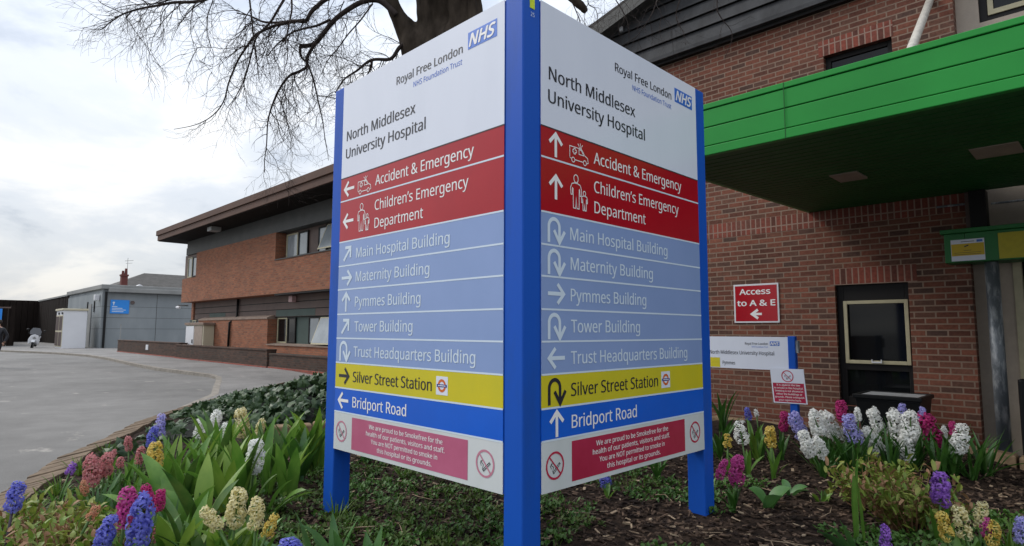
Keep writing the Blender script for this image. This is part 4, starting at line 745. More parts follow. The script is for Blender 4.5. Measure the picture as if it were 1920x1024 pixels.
# eaves
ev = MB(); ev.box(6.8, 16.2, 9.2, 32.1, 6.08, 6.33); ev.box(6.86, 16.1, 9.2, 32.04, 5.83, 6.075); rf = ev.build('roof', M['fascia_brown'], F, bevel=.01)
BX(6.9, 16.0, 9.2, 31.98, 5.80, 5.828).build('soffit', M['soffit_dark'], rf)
MB().prism([(7.2, 6.332), (15.8, 6.332), (11.5, 6.7)], 9.6, 31.6, 'y').build('roof_covering', M['tile'], rf)
MB().box(7.1, 7.5, 25.2, 25.7, 5.62, 5.795).build('soffit_lamp', M['metal_grey'], F)
def pair(x, y0, y1, z0, z1, m1, m2, split=.55):
    ym = y1 - (y1 - y0) * split
    window(F, x, ym + .02, y1, z0, z1, M['frame_cream'], m1, .05); window(F, x, y0, ym - .02, z0, z1, M['frame_dark'], m2, .06)
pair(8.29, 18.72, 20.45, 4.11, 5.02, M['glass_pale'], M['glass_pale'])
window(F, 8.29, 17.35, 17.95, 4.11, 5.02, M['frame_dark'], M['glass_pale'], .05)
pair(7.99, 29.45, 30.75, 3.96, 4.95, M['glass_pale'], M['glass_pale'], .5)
pair(8.57, 20.05, 21.6, .91, 1.88, M['glass'], M['glass'])
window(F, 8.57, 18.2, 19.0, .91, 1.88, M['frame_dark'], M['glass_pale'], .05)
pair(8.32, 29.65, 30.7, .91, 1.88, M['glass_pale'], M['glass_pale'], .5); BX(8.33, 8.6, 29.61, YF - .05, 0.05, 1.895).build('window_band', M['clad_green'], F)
for x, y0, y1, z0, z1 in ((8.26, 16.0, 17.25, 4.13, 5.05), (8.55, 16.6, 18.08, .92, 1.88)):      # casements hung open at the foot
    c = MB(); o_ = .36; fr = lambda a, b, c0, c1: None
    def tp_(y, s, th=0.0): return (x - o_ * s - th, y, z1 - (z1 - z0) * s)
    BX(x - .02, x + .02, y0, y1, z0, z1).build('window_opening', M['frame_dark'], F)
    c = MB(); c.add([tp_(y0, 0.02), tp_(y1, 0.02), tp_(y1, 1), tp_(y0, 1), tp_(y0, 0.02, .04), tp_(y1, 0.02, .04), tp_(y1, 1, .04), tp_(y0, 1, .04)], [(0, 1, 2, 3), (4, 5, 6, 7), (0, 1, 5, 4), (1, 2, 6, 5), (2, 3, 7, 6), (3, 0, 4, 7)])
    cs = c.build('open_casement', M['frame_cream'], F)
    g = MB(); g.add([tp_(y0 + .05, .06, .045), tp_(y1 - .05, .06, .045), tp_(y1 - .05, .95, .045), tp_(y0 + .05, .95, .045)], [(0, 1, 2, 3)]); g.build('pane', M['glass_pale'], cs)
    for yy in (y0 + .0, ):
        MB().box(x - .06, x - .02, y1 + .02, y1 + .07, z0, z1).build('window_jamb', M['frame_dark'], F)
MB().box(XU + .02, 8.29, 9.8, 20.62, 2.70, 2.758).build('overhang_strip', M['frame_dark'], F)
MB().tube([(8.4, 25.35, 2.75), (8.4, 25.4, 1.98), (8.14, 25.5, 1.72), (8.14, 25.55, .6)], .05, 8).build('downpipe', M['frame_dark'], F, smooth=True)
tag(BX(8.28, 8.455, 19.9, 20.2, 2.45, 2.68).build('alarm_box', mat('alarm_pink', (.5, .33, .33), .5), None, bevel=.015), 'small pinkish alarm box on the brown cladding of the far brick building', 'alarm')
cc = thing('security_camera', (8.1, 31.3, 2.55), 'small white security camera under the end of the far brick building', 'camera')
MB().tube([(7.75, 31.45, 2.52), (7.75, 31.0, 2.50)], .06, 8).build('body', M['white_paint'], cc); MB().box(7.72, 8.2, 31.2, 31.25, 2.58, 2.64).build('bracket', M['metal_grey'], cc)
U_ = thing('utility_cabinet', (7.9, 28.5, 0), 'white and grey utility cabinet against the far brick building', 'cabinet')
MB().box(7.72, 8.18, 27.4, 29.75, .05, 1.62).build('body', M['cream_slat'], U_, bevel=.01); MB().box(7.66, 8.19, 27.3, 29.85, 1.622, 1.74).build('top', M['coping'], U_, bevel=.01)
dq = BX(7.69, 7.719, 28.62, 29.7, .12, 1.58).build('door', M['white_paint'], U_); MB().box(7.66, 7.689, 28.7, 28.76, .78, .96).build('handle', M['frame_dark'], dq); BX(7.70, 7.719, 27.5, 28.56, .12, 1.58).build('door', M['lamp_grey'], U_)

# low planter walls along the pavement
def gwall(x, y0, y1, z, lbl):
    t = thing('garden_wall', (x, (y0 + y1) / 2, 0), lbl, 'wall', 'low walls along the pavement')
    BX(x, x + .33, y0, y1, 0.15, z - .06).build('wall', M['brick_dark'], t); BX(x - .02, x + .35, y0, y1, z - .058, z).build('coping', M['brick_dark'], t, bevel=.01); BX(x - .03, x + .34, y0, y1, 0, .149).build('base_course', M['brick_strip'], t)
gwall(7.3, 29.2, 40.6, .80, 'low dark brick wall farthest along the pavement by the grey building')
gwall(7.15, 19.25, 29.2, .73, 'low dark brick wall in front of the white utility cabinet')
gwall(7.2, 9.6, 19.2, .60, 'low dark brick wall nearest the ivy below the open windows')
bk = MB().box(7.52, 8.17, 9.6, 40, .0, .5); tag(bk.build('raised_soil', M['coping']), None, None, kind='structure')
tag(BX(7.27, 7.298, 34.2, 34.6, .35, .62).build('wall_notice', M['white_paint']), 'small white plate fixed on the farthest low brick wall', 'sign')

# ------------------------------------------------------------------ grey building, fence, cabinet, house
GB = thing('grey_building', (12, 54, 0), 'flat roofed grey panelled building beyond the road', 'building')
gx, gy = 8.1, 49.5
gw = MB(); gw.box(gx, 24, gy, 62, 0.05, 4.05); gw.build('wall', M['concrete_grey'], GB)
MB().box(gx - .12, 24.2, gy - .25, 62.2, 4.30, 4.62).build('roof', M['metal_grey'], GB, bevel=.03); MB().box(gx + .3, 24.2, gy - .45, gy - .255, 4.08, 4.40).build('gutter', M['metal_grey'], GB, bevel=.04)
BX(gx + .05, 24, gy + .03, 61.9, 4.052, 4.298).build('parapet', M['concrete_grey'], GB)
gl_ = MB()
for z in (1.45, 2.25, 3.05): gl_.box(gx + .02, 24, gy - .004, gy - .001, z, z + .02); gl_.box(gx - .004, gx - .001, gy, 61.9, z, z + .02)
for x in (11.6, 15.2): gl_.box(x, x + .03, gy - .008, gy - .005, .05, 4.05)
gl_.build('panel_joints', M['clad_grey'], GB)
MB().tube([(gx + .22, gy - .1, .05), (gx + .22, gy - .1, 4.1)], .08, 8).build('downpipe', M['black_paint'], GB)
MB().box(gx - .05, gx - .005, 52.6, 53.6, .1, 3.3).build('side_door', M['metal_grey'], GB)
for y in (51.6, 53.9): MB().box(gx - .06, gx - .01, y, y + .18, 2.7, 3.5).build('vent_slot', M['frame_dark'], GB)
tag(MB().box(gx - .35, gx - .02, 50.1, 50.4, 3.5, 3.9).build('wall_lamp', M['white_paint'], None, bevel=.04), 'pale lamp on the corner of the grey building', 'lamp')
tag(MB().tube([(10.0, gy - .12, 3.38), (10.0, gy - .012, 3.38)], .13, 14).build('round_vent', M['slat_shadow']), 'round brown wall vent right of the blue sign', 'vent')
BS = thing('blue_sign', (9.1, gy - .05, 2.5), 'square bright blue sign with white print on the grey building', 'sign')
ps = Plane((8.62, gy - .05, 0), (1, 0, 0), (0, -1, 0))
plate(MB(), ps, 0, 1.18, 2.56, 3.55, -.03, 0).build('board', M['sign_blue'], BS)
mk = MB(); disc(mk, ps, .2, 3.34, .07, .004); stroke(mk, ps, [(.2, 3.30), (.2, 3.16)], .05, .0045)
for v, e_ in ((3.06, .30), (2.94, .62), (2.82, .84), (2.70, .7)): stroke(mk, ps, [(.12, v), (.12 + e_, v)], .045, .004)
mk.build('print', M['let_pale'], BS)
tag(MB().tube([(8.9, 47.4, .05), (8.9, 47.4, 1.8)], .03, 6).build('marker_post', M['metal_grey']), 'thin grey post standing before the grey building', 'post')
FN = thing('timber_fence', (8.4, 72, 0), 'long dark brown vertical board fence beyond the white cabinet', 'fence')
fb = MB(); y = 55.5
while y < 80: fb.box(8.35 + ru(0, .02), 8.42, y, y + .46, .05, 4.35 - .0); y += .5
fb.build('boards', M['timber_dark'], FN); BX(8.43, 8.5, 55.5, 80, .2, 4.2).build('rails', M['timber_dark'], FN); BX(8.3, 8.5, 55.5, 80, 4.352, 4.5).build('capping', M['metal_grey'], FN)
FN = thing('timber_fence', (0, 80, 0), 'dark timber fence closing the far side of the yard behind the scooter', 'fence')
fb = MB(); x = -14
while x < 8.3: fb.box(x, x + .46, 80.0 + ru(0, .02), 80.1, .05, 4.45); x += .5
fb.build('boards', M['timber_dark'], FN); BX(-14, 8.4, 80.11, 80.2, .1, 4.45).build('rails', M['timber_dark'], FN)
FN = thing('timber_enclosure', (3.0, 62, 0), 'dark brown timber enclosure at the left edge behind the parked scooter', 'fence')
fb = MB(); x = -6
while x < 4.1: fb.box(x, x + .46, 60.0 + ru(0, .02), 60.1, .05, 3.05); x += .5
fb.build('boards', M['timber_dark'], FN); MB().box(4.14, 4.40, 59.95, 60.2, .05, 3.25).build('corner_post', M['timber_dark'], FN); BX(-6, 4.13, 59.96, 60.2, 3.052, 3.16).build('capping', M['clad_brown'], FN)
fb = MB(); y = 60.25
while y < 79: fb.box(4.2, 4.3, y, y + .46, .05, 3.1); y += .5
fb.build('side_boards', M['timber_dark'], FN)
tag(MB().box(1.2, 3.6, 59.85, 59.95, 2.0, 3.0).build('fence_sign', M['sign_blue']), 'light blue board at the left edge on the dark timber enclosure', 'sign')
WC = thing('storage_cabinet', (6.7, 50.9, 0), 'tall white storage cabinet with slatted double doors beside the grey building', 'cabinet')
wx0, wx1, wy0, wy1 = 6.0, 7.36, 49.9, 52.6
BX(wx0, wx1, wy0, wy1, .08, 2.72).build('body', M['white_paint'], WC, bevel=.02); MB().box(wx0 - .08, wx1 + .06, wy0 - .08, wy1 + .08, 2.722, 2.86).build('top', M['cream_slat'], WC, bevel=.02)
for k in range(2):
    a = wy0 + .10 + k * 1.27; d = BX(wx0 - .03, wx0 - .001, a, a + 1.22, .2, 2.4).build('door', M['cream_slat'], WC)
    sl_ = MB()
    for r0, r1 in ((.26, 1.22), (1.34, 2.32)):
        for j in range(4): sl_.box(wx0 - .05, wx0 - .031, a + .08 + j * .28, a + .27 + j * .28, r0, r1)
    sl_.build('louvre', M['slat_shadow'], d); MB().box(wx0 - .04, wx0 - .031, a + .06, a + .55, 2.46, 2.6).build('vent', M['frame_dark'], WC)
HS = thing('house', (21, 90, 0), 'house with grey hipped roof and red chimney beyond the grey building', 'house')
BX(16, 32, 86, 98, 0, 6.2).build('wall', M['chimney'], HS)
hr = MB(); hr.add([(15.2, 85, 6.2), (33, 85, 6.2), (33, 99, 6.2), (15.2, 99, 6.2), (20.8, 91, 9.0), (28, 91, 9.0)], [(0, 1, 5, 4), (1, 2, 5), (2, 3, 4, 5), (3, 0, 4), (0, 1, 2, 3)]); hr.build('roof', M['tile'], HS)
ga = MB(); ga.prism([(17.6, 6.2), (20.2, 6.2), (18.9, 7.05)], 84.6, 85.8, 'y'); ga.build('gable', M['white_paint'], HS)
CH = thing('chimney_stack', (17.0, 85, 0), 'dark red brick chimney standing above the grey building roof', 'chimney')
MB().box(16.62, 17.28, 83.6, 84.3, 0, 7.9).box(16.55, 17.35, 83.5, 84.4, 7.902, 8.1).build('stack', M['chimney'], CH)
MB().lathe([(.16, 0), (.13, .45)], (16.8, 83.9, 8.102), 10).build('chimney_pot', M['chimney'], CH); MB().lathe([(.17, 0), (.14, .75)], (17.12, 83.9, 8.102), 10).build('chimney_pot', M['chimney'], CH)
MB().tube([(17.3, 84.2, 7.85), (17.3, 84.2, 10.2)], .025, 5).tube([(17.0, 84.2, 9.8), (17.9, 84.2, 9.95)], .025, 5).tube([(17.1, 84.2, 9.5), (17.8, 84.2, 9.6)], .02, 5).build('aerial', M['metal_grey'], CH)

# ------------------------------------------------------------------ scooter
SX = thing('scooter', (4.86, 53.2, .098), 'white and black motor scooter parked by the dark fence', 'scooter'); SX.rotation_euler = (0.10, 0.14, math.radians(-14))
def sb(): return MB()
sb().prism([(-.30, .28), (-.34, .62), (-.22, .92), (0, 1.02), (.22, .92), (.34, .62), (.30, .28), (.12, .42), (-.12, .42)], -.52, -.40, 'y').build('front_fairing', M['white_paint'], SX, bevel=.04, local=True)
wh = sb(); wh.tube([(0.06 * s, -.62, .27) for s in (-1, 1)], .27, 20); wo = wh.build('wheel', M['black_paint'], SX, local=True); sb().tube([(0.065 * s, -.62, .27) for s in (-1, 1)], .14, 16).build('rim', M['metal_grey'], wo, local=True)
wh = sb(); wh.tube([(0.07 * s, .68, .27) for s in (-1, 1)], .27, 20); wo = wh.build('wheel', M['black_paint'], SX, local=True); sb().tube([(0.075 * s, .68, .27) for s in (-1, 1)], .14, 16).build('rim', M['metal_grey'], wo, local=True)
sb().prism([(-.85, .50), (-.70, .62), (-.52, .64), (-.40, .52), (-.52, .56), (-.70, .55)], -.11, .11, 'x').build('front_mudguard', M['white_paint'], SX, bevel=.02, local=True)
sb().prism([(-.40, .30), (.1, .30), (.2, .5), (.9, .62), (.95, .78), (.2, .76), (.05, .42), (-.40, .42)], -.20, .20, 'x').build('body', M['white_paint'], SX, bevel=.05, local=True)
sb().prism([(.12, .765), (.9, .785), (.95, .86), (.5, .88), (.15, .84)], -.17, .17, 'x').build('seat', M['black_paint'], SX, bevel=.03, local=True)
sb().tube([(-.42, -.36, 1.06), (-.2, -.40, 1.02), (.2, -.40, 1.02), (.42, -.36, 1.06)], .025, 8).build('handlebar', M['black_paint'], SX, local=True)
wsn = sb(); wsn.prism([(-.30, .98), (-.33, 1.22), (-.20, 1.46), (.20, 1.46), (.33, 1.22), (.30, .98)], -.46, -.44, 'y'); wsn.build('windscreen', mat('screen_smoke', (.16, .17, .19), .15), SX, local=True)
for s in (-1, 1): sb().tube([(.38 * s, -.38, 1.08), (.46 * s, -.36, 1.26)], .012, 6).lathe([(.02, 0), (.075, .03), (.075, .09), (.02, .12)], (.48 * s, -.35, 1.24), 10).build('mirror', M['black_paint'], SX, local=True)
sb().prism([(-.12, .74), (0, .86), (.12, .74), (0, .66)], -.54, -.525, 'y').build('headlight', M['metal_grey'], SX, local=True)

# ------------------------------------------------------------------ pedestrian at the left edge
def person():
    base = Vector((0.60, 27.35, 0.0))
    o0 = thing('person', base, 'person in dark jacket and trousers walking at the left edge of the road', 'person')
    J = {'pelvis': (0, 0, .95), 'belly': (0, 0, 1.12), 'chest': (0, .01, 1.32), 'neck': (0, 0, 1.49), 'head': (0, -.02, 1.60), 'crown': (0, -.01, 1.72)}
    vs = [J['pelvis'], J['belly'], J['chest'], J['neck'], J['head'], J['crown']]; rad = [.155, .15, .165, .06, .095, .07]; ed = [(0, 1), (1, 2), (2, 3), (3, 4), (4, 5)]
    def chain(start, pts, rs):
        p = start
        for q, r in zip(pts, rs): vs.append(q); rad.append(r); ed.append((p, len(vs) - 1)); p = len(vs) - 1
    for s, sw in ((1, .20), (-1, -.20)):
        chain(2, [(.19 * s, 0, 1.40), (.29 * s, .05 + sw * .2, 1.16), (.27 * s, -.12 + sw * .6, .98), (.25 * s, -.18 + sw * .6, .92)], [.085, .07, .055, .045])
        chain(0, [(.10 * s, 0, .86), (.10 * s, -sw * .7, .50), (.10 * s, -sw * 1.15 + .06, .10), (.10 * s, -sw * 1.15 - .12, .05)], [.105, .075, .055, .042])
    me = bpy.data.meshes.new('body'); me.from_pydata(vs, ed, []); b = bpy.data.objects.new('body', me); col.objects.link(b); b.parent = o0
    sk = b.modifiers.new('skin', 'SKIN'); su = b.modifiers.new('sub', 'SUBSURF'); su.levels = 2; su.render_levels = 2
    for i, d in enumerate(me.skin_vertices[0].data): d.radius = (rad[i], rad[i] * .85); d.use_root = (i == 0)
    dg = bpy.context.evaluated_depsgraph_get(); dg.update(); m2 = bpy.data.meshes.new_from_object(b.evaluated_get(dg)); b.modifiers.clear(); b.data = m2
    m2.materials.clear()
    for q in (mat('skin', (.42, .25, .18), .5), mat('jacket_dark', (.012, .013, .018), .7), mat('trousers_dark', (.018, .019, .026), .8), mat('shoe_dark', (.01, .01, .01), .5)): m2.materials.append(q)
    for p in m2.polygons:
        c = p.center; p.material_index = 0 if c.z > 1.47 or (abs(c.x) > .2 and c.z < .95 and c.z > .8) else 1 if c.z > .88 else 2 if c.z > .11 else 3; p.use_smooth = True
    hm = MB().lathe([(.03, .0), (.095, .02), (.112, .08), (.10, .14), (.06, .175), (.01, .185)], (0, .01, 1.585), 14); h = hm.build('hair', mat('hair_dark', (.02, .015, .012), .7), o0, smooth=True, local=True)
    for s in (1, -1):
        hb = MB(); c0 = Vector((.25 * s, -.18 + .12 * s, .92))
        for k in range(4):
            hb.tube([c0 + Vector((0, -.03 + .02 * k, -.02)), c0 + Vector((.005 * s, -.035 + .022 * k, -.08)), c0 + Vector((-.01 * s, -.03 + .022 * k, -.125 + .008 * abs(k - 1.5)))], [.011, .010, .008], 6)
        hb.tube([c0 + Vector((0, -.03, .0)), c0 + Vector((-.01 * s, -.065, -.05))], [.013, .009], 6); hb.build('hand', m2.materials[0], o0, smooth=True, local=True)
    MB().box(-.17, .17, -.16, -.14, .55, .60).build('reflective_band', mat('hi_vis', (.45, .7, .02), .5), o0, local=True)
    o0.rotation_euler = (0, 0, math.radians(-35)); return o0
person()

# ------------------------------------------------------------------ bare tree behind the sign
def tree():
    base = at(832, 620, 7.8); bx, by = base.x, base.y; bz = soil_z(bx, by) - .03
    T = thing('bare_tree', (bx, by, bz), 'large bare tree with spreading dark twigs behind the hospital sign', 'tree')
    tr = MB()
    D0 = 7.8
    def path(pts, D): return [at(q[0], q[1], D if len(q) == 2 else q[2]) for q in pts]
    def smooth_path(p, n=6):
        o = []
        for i in range(len(p) - 1):
            a, b, c, d = p[max(0, i - 1)], p[i], p[i + 1], p[min(len(p) - 1, i + 2)]
            for k in range(n):
                t = k / n; o.append(.5 * ((2 * b) + (c - a) * t + (2 * a - 5 * b + 4 * c - d) * t * t + (3 * b - a - 3 * c + d) * t ** 3))
        o.append(p[-1]); return o
    def limb(mb, pts, r0, r1, n=10, wob=.0):
        p = smooth_path(pts); k = len(p); rr = [r0 + (r1 - r0) * i / (k - 1) for i in range(k)]
        rr = [r * (1 + .10 * noise.noise(q * 2.3)) for r, q in zip(rr, p)]
        if wob: p = [q + Vector([noise.noise(q * 3 + Vector((s, 0, 0))) * wob for s in (0, 9, 17)]) for q in p]
        mb.tube(p, rr, n); return p, rr
    root = Vector((bx, by, bz - .1)); fork = at(838, 150, D0)
    limb(tr, [root, root.lerp(fork, .06), root.lerp(fork, .35), root.lerp(fork, .7), fork, at(836, 110, D0)], .56, .34, 22)
    tr.tube([root, root + Vector((0, 0, .25)), root + Vector((0, 0, .7))], [.75, .6, .48], 18)
    def stem(pts, rr):
        p = smooth_path([at(q[0], q[1], D0 + q[2]) for q in pts]); k = len(p) - 1; m_ = len(rr) - 1
        tr.tube(p, [rr[min(m_ - 1, int(i * m_ / k))] + (rr[min(m_ - 1, int(i * m_ / k)) + 1] - rr[min(m_ - 1, int(i * m_ / k))]) * (i * m_ / k - min(m_ - 1, int(i * m_ / k))) for i in range(k + 1)], 16)
    stem([(835, 175, 0), (795, 112, 0), (768, 66, 0), (747, 32, 0), (733, 2, 0), (716, -60, .1), (690, -200, .1)], [.42, .27, .15, .105, .10, .09, .06])
    stem([(840, 170, 0), (825, 100, .05), (815, 50, .05), (810, 5, .05), (802, -80, .1), (780, -330, .2)], [.42, .33, .21, .215, .19, .13])
    stem([(845, 170, 0), (862, 95, 0), (872, 45, -.05), (866, 5, -.05), (862, -60, -.1), (890, -330, -.1)], [.42, .34, .245, .24, .24, .18])
    stem([(858, 130, -.2), (880, 100, -.3), (888, 60, -.33), (884, 10, -.3), (880, -60, -.3)], [.12, .10, .07, .06, .05])
    limb(tr, [at(872, 0, D0 - .1), at(930, -60, D0 - .2), at(1010, -60, D0 - .3), at(1080, 2, D0 - .4), at(1100, 22, D0 - .45)], .13, .035, 10)
    to = tr.build('trunk', M['bark'], T, smooth=True)
    rm_ = to.modifiers.new('remesh', 'REMESH'); rm_.mode = 'VOXEL'; rm_.voxel_size = .028; sm_ = to.modifiers.new('smooth', 'SMOOTH'); sm_.iterations = 5
    dg = bpy.context.evaluated_depsgraph_get(); dg.update(); m2 = bpy.data.meshes.new_from_object(to.evaluated_get(dg)); to.modifiers.clear(); to.data = m2
    nn_ = [v.normal.copy() for v in m2.vertices]
    for v, q in zip(m2.vertices, nn_):
        c = v.co; v.co = c + q * (.022 * noise.noise(Vector((c.x * 4, c.y * 4, c.z * 1.6))) + .012 * noise.noise(Vector((c.x * 14, c.y * 14, c.z * 5))))
    m2.polygons.foreach_set('use_smooth', [True] * len(m2.polygons))
    cr_ = MB(); seeds = []
    Z = lambda a, b: (160 + a / 2.4, b / 2.4)
    def main(pts, D, r0, r1, dens=1.0):
        P = [at(*(Z(q[0], q[1])), D + (q[2] if len(q) > 2 else 0)) for q in pts]
        p, rr = limb(cr_, P, r0, r1, 7, .03); seeds.append((p, rr, dens))
    main([(1400, 70), (1345, 14), (1300, 0), (1220, 18), (1130, 80), (1080, 140), (1030, 190), (965, 205)], 7.7, .040, .026)
    main([(1032, 188), (1000, 250), (995, 300), (920, 338), (880, 390), (850, 470), (830, 540), (815, 640), (800, 780)], 7.6, .022, .005, 1.3)
    main([(965, 205), (972, 250), (1000, 275)], 7.65, .018, .012)
    main([(1180, -40), (1080, 0), (1015, 45), (985, 95), (940, 98), (880, 104), (800, 97), (740, 70), (680, 60)], 7.4, .032, .006)
    main([(985, 96), (900, 110), (840, 120), (760, 160), (705, 230), (660, 340), (622, 460), (540, 540), (395, 578)], 7.3, .022, .003, 1.4)
    main([(1105, 88), (1040, 110), (940, 140), (870, 192), (820, 250)], 7.5, .018, .005)
    main([(1450, 190), (1412, 215), (1370, 262), (1290, 270), (1230, 312), (1170, 350), (1120, 420)], 7.7, .030, .006, 1.6)
    main([(1286, 270), (1284, 310), (1262, 345)], 7.7, .02, .006, 2)
    main([(735, -30), (750, 60), (762, 160), (768, 260), (778, 360)], 7.1, .012, .004)
    main([(900, -10), (840, 90), (770, 170), (730, 300), (690, 420), (640, 480)], 7.2, .016, .003, 1.2)
    main([(620, -40), (520, -5), (400, 12), (260, 30), (170, 62), (110, 100), (60, 135)], 6.9, .022, .003, 2.2)
    main([(560, -20), (480, 40), (420, 110), (390, 190)], 6.9, .008, .002, 1)
    main([(450, -20), (330, 10), (200, 20), (90, 60)], 6.9, .010, .002, 1.6)
    main([(1290, 20), (1200, 130), (1140, 210), (1090, 272), (1060, 335)], 7.5, .010, .004)
    main([(1005, 290), (1040, 400), (1060, 480), (1080, 620), (1092, 720)], 7.55, .012, .003, 1.3)
    main([(1160, 0), (1140, 60), (1170, 150), (1110, 260)], 7.9, .008, .003)
    main([(930, -20), (930, 60), (900, 160), (880, 190)], 7.6, .014, .008)
    # right of the near post, against the sky and the roof
    for q in (((1060, -30), (1085, 30), (1095, 60), (1110, 90)), ((1110, -30), (1105, 8), (1118, 20), (1122, 60)), ((1240, -30), (1225, 20), (1200, 60), (1170, 80)), ((1350, -40), (1345, 20), (1372, 60), (1360, 110)), ((1140, -30), (1175, 40), (1180, 70)), ((1290, -40), (1270, 30), (1282, 60))):
        p, rr = limb(cr_, [at(a, b, 7.2) for a, b in q], .008, .0025, 5, .03); seeds.append((p, rr, .8))
    cnt = [0]
    def twig(p0, d, ln, r, lev):
        n = max(4, int(ln / .045)); p = [p0]; d = d.normalized(); q = p0
        for i in range(n):
            d = (d + Vector((ru(-1, 1), ru(-1, 1), ru(-1, 1))) * .28 + Vector((0, 0, -.05))).normalized(); q = q + d * ln / n; p.append(q)
        cr_.tube(p, [max(.0009, r * (1 - .8 * i / n)) for i in range(n + 1)], 4 if r > .004 else 3, cap=False); cnt[0] += 1
        if lev > 0:
            for i in range(1, n):
                if rnd() < .48:
                    e = (p[i + 1] - p[i]).normalized(); o = Vector((ru(-1, 1), ru(-1, 1), ru(-1, .8))); o = (o - e * o.dot(e)).normalized()
                    twig(p[i], e * ru(.5, 1) + o * ru(.5, 1.0), ln * ru(.35, .7), r * .55, lev - 1)
    for p, rr, dens in seeds:
        for i in range(2, len(p) - 1):
            if rnd() < .50 * dens:
                e = (p[i + 1] - p[i]).normalized(); o = Vector((ru(-1, 1), ru(-1, 1), ru(-1.2, .6))); o = (o - e * o.dot(e)).normalized()
                big = rr[i] > .006 and rnd() < .5; twig(p[i], e * ru(.3, 1.1) + o * ru(.6, 1.1), ru(.4, .95) if big else ru(.2, .5), min(.0065 if big else .0045, rr[i] * .6), 2)
    cr_.build('crown', M['twig'], T, smooth=True)
    print('twigs', cnt[0], len(cr_.f))
tree()

# ------------------------------------------------------------------ plants
def blade(mb, base, az, ln, wd, lean, curl, fold=.25, twist=0.0, n=8, tip=1.0, mi=0):
    """a strap leaf: a ribbon with a mid fold that leaves the soil at `lean` from upright and curls over"""
    h = Vector((math.cos(az), math.sin(az), 0)); sdv = Vector((-math.sin(az), math.cos(az), 0)); p = Vector(base); vs = []
    for i in range(n + 1):
        t = i / n; th = lean + curl * t * t
        d = h * math.sin(th) + Vector((0, 0, 1)) * math.cos(th); nrm = h * math.cos(th) - Vector((0, 0, 1)) * math.sin(th)
        ww = wd * .5 * (.55 + .45 * math.sin(PI * min(1, t * 1.5 + .05) * .5)) * (1 - max(0, (t - .55) / .45) ** (1.6 * tip))
        s2 = (sdv * math.cos(twist * t) + nrm * math.sin(twist * t)).normalized()
        vs += [p - s2 * ww - nrm * ww * fold, p + nrm * 0.0, p + s2 * ww - nrm * ww * fold]
        p = p + d * ln / n
    fs = []
    for i in range(n): a = i * 3; fs += [(a, a + 1, a + 4, a + 3), (a + 1, a + 2, a + 5, a + 4)]
    mb.add(vs, fs, mi)
def floret(mb, p, d, s, mi=0):
    d = d.normalized(); u = d.orthogonal().normalized(); v = d.cross(u); a0 = ru(0, 6.28)
    def P(r, z, a): return p + (u * math.cos(a) + v * math.sin(a)) * r * s + d * z * s
    vs = []; fs = []
    for j in range(6): vs.append(P(.0025, -.010, a0 + j * PI / 3))
    for j in range(6): vs.append(P(.0042, .002, a0 + j * PI / 3))
    fs += [(j, (j + 1) % 6, 6 + (j + 1) % 6, 6 + j) for j in range(6)]
    mb.add(vs, fs, 2)
    for j in range(6):
        a = a0 + j * PI / 3 + ru(-.2, .2); k = ru(.85, 1.2); cz = ru(-.009, .002)
        pr = [(.0035, .002, .0026), (.0085 * k, .0070, .0034), (.0140 * k, .0055, .0033), (.0185 * k, cz, .0014)]
        vs = []
        for r, z, hw in pr:
            t = (u * -math.sin(a) + v * math.cos(a)) * hw * s; c = P(r, z, a); vs += [c - t, c + t]
        mb.add(vs, [(0, 1, 3, 2), (2, 3, 5, 4), (4, 5, 7, 6)], mi)
_thr = {}
def throat(m):          # the tubes of the florets are a deeper tone of the petals
    if m.name not in _thr:
        c = [q for q in m.node_tree.nodes if q.type == 'VALTORGB'][0].color_ramp.elements[0].color
        _thr[m.name] = mat(m.name + '_tube', tuple(q * (.88 if min(c[:3]) > .25 else .55) for q in c[:3]), .6, .3)
    return _thr[m.name]
_spk = {}
def spike(var, dens, m):          # a flower head 0.15 m tall about its own base
    key = (var, dens, m.name)
    if key in _spk: return _spk[key]
    random.seed(zlib.crc32(repr(key).encode())); mb = MB(); H = .15; rows = 7
    for r in range(rows):
        t = (r + .4) / rows; k = max(2, int(round((5.6 - 2.0 * t) * dens)))
        for j in range(k):
            a = 2 * PI * (j + ru(-.35, .35)) / k + r * 1.1; up = -.45 + 1.25 * t + ru(-.4, .4); d = Vector((math.cos(a), math.sin(a), up)).normalized()
            R = .033 * (1.02 - .30 * t ** 3) * ru(.6, 1.35)
            floret(mb, Vector((0, 0, t * H * .95 + ru(-.01, .01))) + d * R, d, ru(.8, 1.2) * 1.52)
    mb.tube([(0, 0, -.02), (0, 0, H * .97)], [.006, .003], 6, mi=1)
    me = bpy.data.meshes.new('flower_head'); me.from_pydata(mb.v, [], mb.f); me.materials.append(m); me.materials.append(M['stem']); me.materials.append(throat(m)); me.polygons.foreach_set('material_index', mb.mi); me.update()
    _spk[key] = me; return me
GRP = 'hyacinths in the flower bed'
hn = [0]
